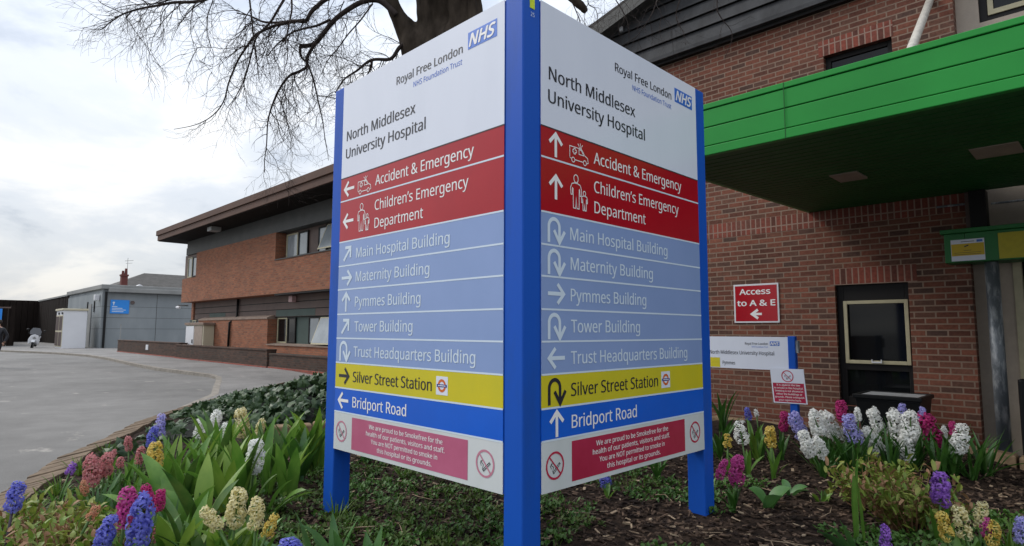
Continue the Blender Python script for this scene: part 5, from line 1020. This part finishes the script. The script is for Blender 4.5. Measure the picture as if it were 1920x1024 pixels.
def hyacinth(px, py, hpx, colr, label, zh=.62, dens=1.0, tilt=None, leaves=5, leafmat='leaf', wpx=None, stemdark=False, D=None, lw=.036):
    hn[0] += 1; sp_ = spike(hn[0] % 4, dens, M[colr]); random.seed(zlib.crc32(label.encode()))
    if D is None: D = (1.4029 - zh) * FPX / (py - 617)
    c = at(px, py, D); hh = hpx * D / FPX; s = hh / .17; wsx = s * .98 if wpx is None else (wpx * D / FPX) / .125
    tl_ = ru(-.4, .4) if tilt is None else math.radians(tilt); ta = ru(0, 6.28) if tilt is None else 0.0
    # tilt leans the head across the view
    axis = (CR.cross(Vector((0, 0, 1)))).normalized() if tilt is not None else Vector((math.cos(ta), math.sin(ta), 0))
    rot = Matrix.Rotation(tl_ if tilt is None else -tl_, 4, axis)
    up = (rot @ Vector((0, 0, 1, 0))).to_3d(); hb = c - up * (.075 * s)
    g = soil_z(c.x, c.y); gx_, gy_ = hb.x - up.x * .25, hb.y - up.y * .25; gz = soil_z(gx_, gy_)
    if hb.z < gz + .06: hb.z = gz + .06
    r = thing('hyacinth', (gx_, gy_, gz), label, 'flower', GRP)
    me = sp_
    f = bpy.data.objects.new('flower_head', me); col.objects.link(f); f.parent = r; f.location = hb - r.location
    q = rot.to_quaternion() @ Euler((0, 0, ru(0, 6.28))).to_quaternion(); f.rotation_mode = 'QUATERNION'; f.rotation_quaternion = q; f.scale = (wsx, wsx, s)
    st = MB(); b0 = Vector((gx_, gy_, gz - .03)); st.tube([b0, b0.lerp(hb, .5) - up * .0 + Vector((0, 0, .02)), hb + up * .01], [.0075, .0065, .006], 7); st.build('stem', M['stem_dark'] if stemdark else M['stem'], r, smooth=True)
    if leaves:
        lv = MB(); a0 = ru(0, 6.28); LL = max(.16, (hb.z - gz) * 1.0)
        for k in range(leaves):
            blade(lv, b0 + Vector((ru(-.012, .012), ru(-.012, .012), 0)), a0 + k * 6.28 / leaves + ru(-.4, .4), LL * ru(.8, 1.25), lw * ru(.8, 1.25), ru(.12, .5), ru(.2, .9), twist=ru(-.5, .5))
        lv.build('leaves', M[leafmat], r, smooth=True)
    return r
H = hyacinth
H(29, 927, 52, 'p_blue', 'blue hyacinth on a dark stem alone at the far left edge', dens=.9, stemdark=True, leaves=2, tilt=8)
H(134, 878, 20, 'p_purple', 'tiny purple hyacinth against the tan kerb left of the salmon ones', zh=.40, dens=.7, leaves=2, wpx=20)
H(172, 880, 50, 'p_pink', 'salmon hyacinth fading brown at its foot, biggest of the salmon group', zh=.55, tilt=-8, leaves=6, leafmat='leaf_deep')
H(199, 872, 42, 'p_pink', 'salmon hyacinth directly right of the biggest salmon one', zh=.55, leaves=6, leafmat='leaf_deep')
H(226, 866, 20, 'p_pink', 'small salmon hyacinth just below the yellow flowers, half open', zh=.52, dens=.7, leaves=4, leafmat='leaf_deep', wpx=18)
H(158, 915, 24, 'p_peach', 'peach withering hyacinth bud below the salmon cluster', zh=.5, dens=.8, leaves=3, tilt=-20)
H(241, 831, 24, 'p_pink', 'small salmon hyacinth left of the dark blue one by the kerb', zh=.5, leaves=3)
H(213, 850, 16, 'p_pink', 'sparse tiny pink hyacinth low against the kerb', zh=.42, dens=.6, leaves=2, wpx=14)
H(263, 853, 28, 'p_pink', 'salmon hyacinth touching the left side of the bright yellow one', zh=.54, leaves=4)
H(291, 851, 46, 'p_yellow', 'bright yellow hyacinth among the salmon ones beside the kerb', zh=.58, dens=.85, leaves=4)
H(286, 818, 32, 'p_blue', 'dark blue hyacinth behind the bright yellow one beside the kerb', zh=.5, leaves=4)
H(301, 797, 38, 'p_lav', 'pale lavender hyacinth rising above the dark blue one by the kerb', zh=.48, dens=.75, tilt=6, leaves=4)
H(238, 948, 62, 'p_rose', 'deep pink hyacinth directly behind the biggest blue one', tilt=6, leaves=4)
H(278, 928, 36, 'p_mag', 'crimson hyacinth top left of the crimson pair above the blue one', leaves=4, tilt=-25)
H(298, 938, 38, 'p_mag', 'crimson hyacinth at the right of the crimson pair above the blue one', leaves=3, tilt=12)
H(264, 973, 86, 'p_blue', 'biggest blue hyacinth in the left foreground below the crimson pair', zh=.60, tilt=3, leaves=4, wpx=52)
H(200, 998, 60, 'p_blue', 'blue hyacinth at the bottom edge left of the biggest blue one', zh=.54, tilt=14, leaves=3)
H(290, 1001, 26, 'p_pink', 'pink half open hyacinth bud right of the biggest blue one', zh=.46, dens=.6, leaves=3, wpx=22)
H(176, 960, 30, 'p_peach', 'dried peach hyacinth hanging over the left withered shrub', zh=.58, dens=.5, leaves=0, tilt=30)
H(395, 972, 46, 'p_cream', 'cream hyacinth leaning left, leftmost of the cream group', tilt=-42, leaves=4, zh=.58)
H(444, 950, 66, 'p_cream', 'largest cream hyacinth in the middle of the cream group', leaves=6, tilt=4, zh=.58)
H(481, 961, 50, 'p_cream', 'cream hyacinth just right of the largest cream one', leaves=5, tilt=2, zh=.58)
H(508, 984, 40, 'p_yellow', 'small loose yellow hyacinth at the right end of the cream group', tilt=22, dens=.7, leaves=3, zh=.54)
H(478, 854, 56, 'p_white', 'white hyacinth with a leaf across it, left of the sign post', leaves=5, tilt=3, zh=.60)
H(543, 1026, 30, 'p_blue', 'blue hyacinth tip at the bottom edge below the left sign leg', zh=.50, leaves=0, wpx=60)
H(401, 790, 40, 'p_white', 'upper white hyacinth of the trio in front of the ivy', tilt=25, zh=.55)
H(373, 803, 30, 'p_white', 'left white hyacinth of the trio, half hidden by leaves', zh=.55)
H(417, 813, 34, 'p_white', 'lowest white hyacinth of the trio in front of the ivy', tilt=20, zh=.55, dens=.8)
H(453, 791, 50, 'p_cream', 'pale yellow hyacinth standing in front of the ivy', zh=.55, tilt=-4)
H(488, 802, 30, 'p_cream', 'small pale yellow hyacinth right of its larger twin by the ivy', zh=.55, wpx=22)
# right-hand side
H(1381, 879, 50, 'p_rose', 'bright pink hyacinth low in the mulch by the right sign leg', zh=.52, leaves=6, tilt=5, leafmat='leaf_deep')
H(1355, 878, 34, 'p_rose', 'smaller pink hyacinth touching the bright pink one by the sign leg', zh=.52, leaves=3, wpx=22)
H(1402, 775, 22, 'p_blue', 'tiny blue hyacinth high on its stem in front of the brick wall', zh=.66, dens=.7, leaves=4, wpx=16)
H(1418, 774, 12, 'p_white', 'tiny white hyacinth next to the tiny blue one by the brick wall', zh=.66, dens=.6, leaves=2, wpx=12)
H(1389, 810, 36, 'p_white', 'sparse white hyacinth just right of the right sign post', zh=.58, dens=.6, leaves=4, wpx=34)
H(1445, 817, 36, 'p_yellow', 'yellow hyacinth alone between the sign post and the white clump', zh=.58, dens=.8, leaves=5, leafmat='leaf', wpx=26)
H(1364, 826, 24, 'p_yellow', 'little golden hyacinth beside the right edge of the sign post', zh=.52, dens=.5, leaves=4, wpx=22)
H(1470, 790, 32, 'p_mag', 'magenta hyacinth left of the blue post under the tilted notice', zh=.6, leaves=4, leafmat='leaf_deep')
H(1495, 795, 44, 'p_lav', 'lavender hyacinth in front of the blue post under the tilted notice', zh=.6, tilt=-22)
LD = 'leaf_deep'
for a in ((1512, 830, 44, 'p_white', 'white hyacinth lowest at the left end of the white clump', -20), (1538, 838, 40, 'p_white', 'white hyacinth second from the left low in the white clump', -25), (1530, 791, 44, 'p_white', 'white hyacinth at the upper left end of the white clump', -15), (1556, 797, 52, 'p_white', 'white hyacinth between the upper left one and the lavender one', -30),
          (1578, 770, 38, 'p_mag', 'magenta hyacinth standing up behind the left part of the white clump', -10), (1597, 802, 50, 'p_lav', 'lavender hyacinth in the middle of the white clump', -15), (1608, 776, 22, 'p_white', 'smallest white hyacinth at the back of the white clump', 0), (1641, 787, 42, 'p_white', 'white hyacinth below the black trough at the back of the clump', -15),
          (1635, 826, 50, 'p_white', 'white hyacinth right of the lavender one low in the clump', -30), (1691, 770, 26, 'p_lav', 'lavender hyacinth tip in front of the black trough', 10), (1729, 775, 24, 'p_lav', 'lavender hyacinth tip above the large crimson one', 8), (1678, 797, 54, 'p_white', 'white hyacinth left of the tallest white one', -5),
          (1707, 800, 56, 'p_white', 'tallest white hyacinth left of the large crimson one', 5), (1700, 836, 50, 'p_white', 'white hyacinth directly below the tallest white one', -8), (1742, 806, 60, 'p_mag', 'large crimson hyacinth leaning left in the white clump', -22), (1786, 803, 24, 'p_mag', 'small crimson hyacinth behind the rightmost white one', 0),
          (1800, 821, 50, 'p_white', 'rightmost white hyacinth of the white clump', 12), (1770, 812, 24, 'p_white', 'small white hyacinth between the large crimson and the rightmost white', 0)):
    H(a[0], a[1], a[2], a[3], a[4], tilt=a[5], leaves=7, leafmat=LD, zh=.60 - .0, D=4.75 + ru(-.15, .25), lw=.024)
H(1763, 913, 56, 'p_purple', 'purple hyacinth beside the withered shrub at the right', zh=.55, tilt=4, leaves=4)
H(1660, 1008, 40, 'p_purple', 'purple hyacinth at the bottom edge below the withered shrub', zh=.45, leaves=2, wpx=26)
H(1770, 983, 46, 'p_yellow', 'yellow hyacinth at the left of the bottom right group', zh=.5, dens=.7, tilt=-10, leaves=4)
H(1803, 978, 50, 'p_cream', 'loose cream hyacinth between the yellow one and the upper cream one', zh=.5, dens=.7, leaves=4)
H(1840, 964, 42, 'p_cream', 'upper cream hyacinth of the bottom right group', zh=.52, dens=.8, leaves=4, tilt=6)
H(1850, 988, 30, 'p_rose', 'pink hyacinth showing between the cream and yellow ones at bottom right', zh=.48, dens=.6, leaves=2, wpx=26)
H(1862, 1000, 44, 'p_yellow', 'lowest yellow hyacinth at the bottom right', zh=.46, dens=.6, leaves=3, tilt=10)
H(1917, 993, 46, 'p_lav', 'lavender hyacinth cut by the right edge of the picture', zh=.52, leaves=2)
H(1136, 900, 22, 'p_blue', 'small blue hyacinth in the shade under the right sign panel', zh=.36, dens=.7, leaves=3, wpx=28)

# leaf clumps without flowers
def clump(px, py, D, label, n, ln, wd, spread, m, curl=(.2, .9), az=None, tipk=1.0, name='tulip_plant', group='leafy tulips without flowers', dz=0, cat='plant'):
    random.seed(zlib.crc32(label.encode()) + 5)
    p = at(px, py, D); z = soil_z(p.x, p.y); r = thing(name, (p.x, p.y, z), label, cat, group); lv = MB(); a0 = ru(0, 6.28)
    for k in range(n):
        a = a0 + k * 2.4 if az is None else az + ru(-.6, .6)
        if n <= 6 and k: lv.build('leaf', m, r, smooth=True); lv = MB()
        blade(lv, Vector((p.x + ru(-.03, .03), p.y + ru(-.03, .03), z - .02)), a, ln * ru(.75, 1.15), wd * ru(.75, 1.2), ru(spread * .3, spread), ru(*curl), fold=ru(.2, .5), twist=ru(-.7, .7), n=9, tip=tipk, mi=0 if n <= 6 else random.choice((0, 0, 0, 1, 1, 2)))
    lv.build('leaves' if n > 6 else 'leaf', [m, M['leaf_light'], M['leaf_dull']] if n > 6 and name == 'tulip_plant' and m is M['leaf'] else m, r, smooth=True)
    if n > 6: MB().tube([(p.x, p.y, z - .02), (p.x + .01, p.y, z + ln * .55)], [.008, .005], 6).build('stem', M['stem'], r)
    return r
LB, LF = M['leaf_blue'], M['leaf']
clump(425, 905, 3.75, 'tall broad leaved tulip plant at the centre of the left flowers', 8, 0.487, 0.078, .55, LF)
clump(330, 905, 3.4, 'tulip plant with one huge leaf arching left over the salmon flowers', 4, 0.534, 0.102, .9, LF, az=2.4)
clump(385, 880, 4.1, 'tulip plant below the white trio by the ivy', 7, 0.464, 0.066, .45, LF)
clump(445, 870, 4.3, 'tulip plant below the pale yellow pair by the ivy', 7, 0.464, 0.060, .4, LF)
clump(505, 880, 4.2, 'tulip plant with a closed bud left of the tan edging stones', 6, 0.510, 0.060, .35, LF)
clump(560, 880, 4.5, 'tulip plant touching the left side of the left sign post', 9, 0.464, 0.072, .6, M['leaf_deep'])
clump(592, 868, 4.9, 'tulip plant half hidden behind the left sign post', 8, 0.534, 0.072, .5, LF)
clump(330, 850, 4.6, 'tulip plant beside the lavender flower along the kerb', 7, 0.418, 0.054, .45, LF)
clump(470, 990, 3.0, 'strap leaved plant beneath the cream flowers in front', 8, 0.300, 0.036, .5, LF)
clump(340, 1015, 2.85, 'broad leaved plant at the bottom edge below the crimson pair', 8, 0.394, 0.072, .7, LF)
clump(400, 1010, 2.8, 'broad leaved plant at the bottom edge left of the cream flowers', 8, 0.320, 0.066, .6, LF)
for q_ in ((405, 860, 4.4, 'tulip plant with tall blades in front of the upper white flower', 9, 0.534, 0.066, .35), (355, 880, 4.0, 'tulip plant with broad blades right of the bright yellow flower', 8, 0.487, 0.072, .5), (455, 900, 3.8, 'tulip plant leaning right behind the largest cream flower', 8, 0.510, 0.072, .5), (370, 950, 3.3, 'broad bladed tulip plant above the leftmost cream flower', 7, 0.464, 0.090, .7),
           (420, 830, 4.9, 'dense tulip plant behind the lowest white flower of the trio', 8, 0.487, 0.060, .4), (490, 850, 4.7, 'tulip plant with narrow blades right of the pale yellow pair', 8, 0.510, 0.054, .3), (540, 900, 4.1, 'tulip plant beside the bark at the left of the sign leg', 7, 0.441, 0.072, .5), (295, 930, 3.5, 'tulip plant with wide low leaves above the crimson pair', 6, 0.394, 0.090, .9), (520, 860, 4.6, 'tulip plant just left of the tan edging stones', 8, 0.510, 0.066, .35), (575, 850, 4.9, 'tulip plant in front of the ivy by the left post', 8, 0.557, 0.072, .4),
           (310, 860, 4.3, 'tulip plant between the dark blue and bright yellow flowers', 7, 0.394, 0.060, .5), (440, 1010, 2.85, 'broad leaved plant at the bottom edge under the largest cream flower', 8, 0.300, 0.060, .6), (250, 1030, 2.7, 'broad leaved plant at the bottom edge right of the biggest blue flower', 6, 0.260, 0.066, .7)):
    clump(*q_, LF)
clump(700, 1040, 2.75, 'bluish tulip plant at the bottom edge in front of the left panel', 6, 0.260, 0.060, .5, LB, curl=(.0, .5))
clump(640, 1030, 2.85, 'bluish tulip plant at the bottom edge below the left sign leg', 6, 0.300, 0.054, .8, LB, curl=(.1, .6))
clump(580, 1040, 2.75, 'spreading tulip plant at the bottom edge left of the left sign leg', 4, 0.300, 0.060, .9, LB, az=2.2, curl=(.1, .5))
clump(500, 930, 3.7, 'tulip plant with a long leaf curling towards the left sign leg', 3, 0.320, 0.066, .9, LF, az=-.6, curl=(.7, 1.3))
clump(690, 850, 5.2, 'pale leaved plant seen behind the left panel foot', 5, .34, .08, .8, LB)
clump(1235, 905, 4.6, 'dark leaved plant in the gap under the right panel', 9, .30, .03, .8, M['leaf_deep'])
clump(1350, 850, 5.4, 'dense leafy plant against the right side of the right sign post', 10, .42, .05, .7, M['leaf_deep'])
clump(1355, 800, 6.2, 'tall strap leaved plant in front of the wall by the right sign post', 9, .46, .04, .4, M['leaf_deep'])
clump(1420, 850, 5.3, 'strap leaved plant behind the bright pink flower', 9, .36, .035, .5, LF)
clump(1440, 925, 3.95, 'plant with one broad flat leaf in the mulch', 3, .22, .12, .9, LB, curl=(.3, .9), tipk=1.6)
clump(1480, 905, 4.2, 'low plant with folded pale leaves right of the broad flat leaf', 4, .18, .07, .9, LB, curl=(.6, 1.5))
clump(1540, 922, 4.05, 'small rosette of pointed leaves in the mulch below the white clump', 8, .13, .03, .9, LF, curl=(0, .5))
clump(1612, 985, 3.25, 'single upright leaf plant left of the right withered shrub', 3, .46, .03, .12, LF, curl=(0, .15))
clump(1600, 1010, 2.95, 'broad torn leaf plant at the bottom edge under the right shrub', 4, .26, .085, .8, LB, az=2.3, curl=(.1, .7))
clump(1700, 1035, 2.75, 'broad rounded leaf plant at the bottom edge right of centre', 4, .22, .10, .5, LB, tipk=1.8)
clump(1770, 1035, 2.75, 'broad leaf plant at the bottom edge below the yellow flower', 5, .20, .07, .5, LF, tipk=1.5)
clump(1820, 895, 4.55, 'arching grassy leaf clump at the right of the white clump', 16, .40, .024, .9, M['leaf_deep'], curl=(.1, .8))
clump(1760, 880, 4.6, 'dense strap leaf clump below the large crimson flower', 14, .40, .026, .5, M['leaf_deep'], curl=(.1, .6))
clump(1600, 880, 4.7, 'dense strap leaf clump below the white flowers at the left', 16, .36, .024, .6, M['leaf_deep'], curl=(.1, .6))
clump(1670, 885, 4.7, 'dense strap leaf clump below the tallest white flower', 14, .38, .024, .5, M['leaf_deep'], curl=(.1, .6))
clump(1890, 1010, 3.0, 'fine grassy tuft at the lower right corner', 26, .24, .009, .7, M['grass'], curl=(.1, .9), name='grass_tuft', group=None)
clump(330, 960, 3.2, 'dark narrow leaf clump under the salmon group', 12, .26, .02, .5, M['leaf_deep'])
clump(215, 925, 3.5, 'dark narrow leaf clump right of the peach bud', 14, .28, .018, .5, M['leaf_deep'])
clump(120, 905, 3.7, 'bright grassy tuft below the tiny purple flower', 22, .20, .010, .6, M['grass'], name='grass_tuft', group=None)
clump(760, 905, 4.6, 'bright grassy tuft under the left panel', 26, .16, .007, .9, M['grass'], name='grass_tuft', group=None)
clump(630, 965, 3.6, 'thin grassy tuft in front of the left sign leg', 18, .20, .008, .7, M['grass'], name='grass_tuft', group=None)

for i_, (px, py, D, n_) in enumerate(((1545, 880, 4.75, 14), (1640, 872, 4.9, 16), (1715, 880, 4.75, 16), (1790, 880, 4.8, 16), (1575, 868, 5.0, 14), (1850, 890, 4.7, 14))):
    clump(px, py, D, ('strap leaf clump under the lowest white flower at the left end of the white clump', 'strap leaf clump between the lavender and the tallest white flower', 'strap leaf clump straight below the tallest white flower', 'strap leaf clump below the rightmost white flower', 'strap leaf clump behind the left end of the white clump', 'outermost strap leaf clump right of the white clump')[i_], n_, .38, .03, .7, M['leaf_deep'], curl=(.1, .7))
for px, py, D, lb in ((150, 880, 5.4, 'grassy tuft against the tan kerb above the salmon flowers'), (110, 900, 4.7, 'grassy tuft at the foot of the kerb near the left edge'), (200, 850, 6.2, 'grassy tuft along the kerb above the small salmon flower'), (60, 925, 4.1, 'grassy tuft beside the lone blue flower at the left edge')):
    clump(px, py, D, lb, 26, .20, .012, .8, M['grass'], curl=(.1, .9), name='grass_tuft', group=None)
def shrub(px, py, D, R, Hh, ns, label, nleaf):
    random.seed(zlib.crc32(label.encode()))
    p = at(px, py, D); z = soil_z(p.x, p.y); r = thing('withered_shrub', (p.x, p.y, z), label, 'shrub'); st = MB(); lf = MB(); dl = MB()
    for k in range(ns):
        a = ru(0, 6.28); q = math.sqrt(rnd()); tip = Vector((p.x + math.cos(a) * R * q, p.y + math.sin(a) * R * q, z + Hh * ru(.5, 1.1) * (1.05 - .4 * q))); b = Vector((p.x + math.cos(a) * R * q * .35, p.y + math.sin(a) * R * q * .35, z - .02))
        pts = [b.lerp(tip, t) + Vector((ru(-.02, .02), ru(-.02, .02), 0)) * (t > 0) for t in (0, .33, .66, 1)]; st.tube(pts, [.0045, .0035, .0028, .0018], 5)
        for j in range(nleaf):
            t = 1 - rnd() ** 1.6 * .75; c = b.lerp(tip, t) + Vector((ru(-.035, .035), ru(-.035, .035), ru(-.03, .03))); dry = rnd() < .26
            blade(dl if dry else lf, c, ru(0, 6.28), ru(.035, .075), ru(.016, .030), ru(.3, 1.4), ru(-.3, 1.2) if not dry else ru(.5, 2.2), fold=ru(.1, .7), n=3, twist=ru(-.6, .6))
    st.build('stems', M['shrub_dry'], r); lf.build('leaves', M['shrub'], r, smooth=True); dl.build('dry_leaves', M['shrub_dry'], r, smooth=True)
shrub(70, 1010, 3.0, .42, .33, 95, 'half withered low shrub with yellowish leaves in the left corner', 11)
shrub(150, 1030, 2.75, .26, .28, 40, 'half withered shrub at the bottom edge left of the blue flowers', 11)
shrub(1640, 925, 3.85, .26, .33, 60, 'half withered shrub at the left of the pair below the white clump', 10)
shrub(1710, 955, 3.5, .30, .36, 75, 'half withered shrub at the right of the pair beside the purple flower', 10)

# ivy bank
def ivy():
    random.seed(21)
    under = MB(); lv = MB(); nx, ny = 26, 26; X0, X1, Y0, Y1 = 0.3, 3.6, 4.6, 9.6
    def hz(x, y):
        e = min(1, max(0, x - interp(BL, y) - .12) / .9); f = ss(4.5, 5.6, y + .38 * (x - .15))
        f = ss(0, .8, (y - 5.0) + .39 * (x - .15)) if x > .9 else ss(0, .7, y - 4.6); g = 1 - ss(3.6, 5.2, x); k = 1 - ss(8.2, 10.0, y)
        return hsoil(x, y) + (.42 * math.exp(-((x - 2.6) / 1.0) ** 2 - ((y - 6.3) / 1.15) ** 2) + .045) * f * ss(-.35, .8, e) * g * k * (1 + .45 * noise.noise(Vector((x * 1.4, y * 1.4, 5))))
    N2 = 40; rows_ = []
    for j in range(N2 + 1):
        y = 4.3 + 7.0 * j / N2; xl = interp(BL, y) + .06
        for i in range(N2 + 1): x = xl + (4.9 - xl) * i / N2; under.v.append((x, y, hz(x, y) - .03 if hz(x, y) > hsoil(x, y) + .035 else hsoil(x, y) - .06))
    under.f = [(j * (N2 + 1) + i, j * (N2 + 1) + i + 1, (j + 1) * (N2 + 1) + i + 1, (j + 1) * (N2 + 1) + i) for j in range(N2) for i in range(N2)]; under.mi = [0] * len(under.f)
    cnt = 0
    while cnt < 4600:
        y = 4.4 + 6.6 * rnd() ** 1.2; xl = interp(BL, y) + .04; x = xl + (3.9 - xl) * rnd(); h = hz(x, y)
        if h < hsoil(x, y) + .012 or y < 4.9 - .1 * x or (x < 1.0 and rnd() < .78): cnt += .2; continue
        cnt += 1; s = ru(.04, .085); c = Vector((x, y, h + ru(-.05, .06))); nrm = Vector((ru(-1.1, .8), ru(-1.1, .8), ru(.15, 1))).normalized(); u = nrm.orthogonal().normalized(); v = nrm.cross(u); a0 = ru(0, 6.28)
        out_ = [(0, -.55), (.55, -.75), (.62, -.2), (1.0, .12), (.5, .32), (.0, 1.15), (-.5, .32), (-1.0, .12), (-.62, -.2), (-.55, -.75)]
        ca, sa = math.cos(a0), math.sin(a0); vs = [c + nrm * s * .15]
        for a, b in out_: a, b = a * ca - b * sa, a * sa + b * ca; vs.append(c + (u * a + v * b) * s - nrm * s * .12 * (a * a + b * b))
        lv.add(vs, [(0, i + 1, (i + 1) % 10 + 1) for i in range(10)])
    o = lv.build('ivy', [M['ivy']], None, smooth=False); tag(o, 'dark green ivy bank covering the back of the bed beside the left post', 'ivy', kind='stuff')
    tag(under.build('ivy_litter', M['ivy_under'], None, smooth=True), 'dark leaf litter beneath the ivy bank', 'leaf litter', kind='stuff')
ivy()

# bark chips, weeds
def scatter(n, dmax, fn):
    k = 0
    while k < n:
        D = 2.3 + (dmax - 2.3) * rnd() ** 1.2; px = ru(-60, 1980); x, y = (CAM + D * (CF + CR * ((px - 960) / FPX))).xy
        if not (interp(BL, y) + .04 < x < interp(BR, y) - .04): k += .05; continue
        fn(x, y); k += 1
random.seed(33)
ch = MB()
def chip(x, y):
    l, w_, h = ru(.008, .036), ru(.004, .012), ru(.0015, .005); e = Euler((ru(-.35, .35), ru(-.35, .35), ru(0, 6.28))).to_matrix(); c = Vector((x, y, soil_z(x, y) + ru(0, .014)))
    vs = [c + e @ Vector((a * l * ru(.8, 1), b * w_ * ru(.6, 1), d * h)) for a in (-1, 1) for b in (-1, 1) for d in (-1, 1)]
    ch.add(vs, [(0, 1, 3, 2), (4, 6, 7, 5), (0, 4, 5, 1), (2, 3, 7, 6), (1, 5, 7, 3)], 1 if rnd() < .06 else 0)
scatter(15000, 6.2, chip)
tag(ch.build('bark_chips', [M['chip'], M['chip_pale']]), 'brown bark chips spread over the flower bed', 'mulch', kind='stuff')
tw = MB()
def stick(x, y):
    a = ru(0, 6.28); l = ru(.08, .26); z = soil_z(x, y); tw.tube([(x, y, z + .012), (x + math.cos(a) * l * .5, y + math.sin(a) * l * .5, z + ru(.015, .04)), (x + math.cos(a + .2) * l, y + math.sin(a + .2) * l, z + .02)], [.0028, .0025, .0015], 4)
scatter(150, 5.5, stick)
tag(tw.build('fallen_twigs', M['chip_pale']), 'thin pale fallen twigs lying on the bark mulch', 'twigs', kind='stuff')
wd = MB(); ms = MB(); gr = MB()
def tuft(mb, c, s, n, flat=.8):
    for k in range(n):
        a = ru(0, 6.28); r = ru(.2, 1) * s; q = Vector((c[0] + math.cos(a) * r, c[1] + math.sin(a) * r, c[2] + ru(.01, .055) * (1.2 - r / s))); blade(mb, q, ru(0, 6.28), ru(.016, .034), ru(.012, .024), ru(.4, 1.3), ru(-.2, .6), n=2, fold=.2)
def wmask(x, y):
    v = noise.noise(Vector((x * 1.3, y * 1.3, 8)))
    left = (x < 1.0 and .3 < y < 2.7); return v + (.62 if left else 0.0) + (.2 if x < 1.3 and y > .2 else -.06)
def weed(x, y):
    m_ = wmask(x, y)
    if m_ > .05: tuft(ms if (m_ > .45 and rnd() < .6) else wd, (x, y, soil_z(x, y)), ru(.03, .06), 9)
scatter(5200, 5.2, weed)
def gbl(x, y):
    if wmask(x, y) > .3 and rnd() < .8:
        for k in range(4): blade(gr, Vector((x + ru(-.03, .03), y + ru(-.03, .03), soil_z(x, y) - .01)), ru(0, 6.28), ru(.05, .13), ru(.003, .006), ru(.1, .8), ru(.1, 1.2), n=3)
scatter(900, 5.6, gbl)
tag(wd.build('ground_weeds', M['clover'], None, smooth=True), 'small green weeds growing through the bark mulch', 'weeds', kind='stuff')
tag(ms.build('moss_cover', M['moss'], None, smooth=True), 'mossy low growth in the shade under the left sign panel', 'ground cover', kind='stuff')
tag(gr.build('thin_grass', M['grass'], None, smooth=True), 'thin grass blades among the weeds under the sign', 'grass', kind='stuff')
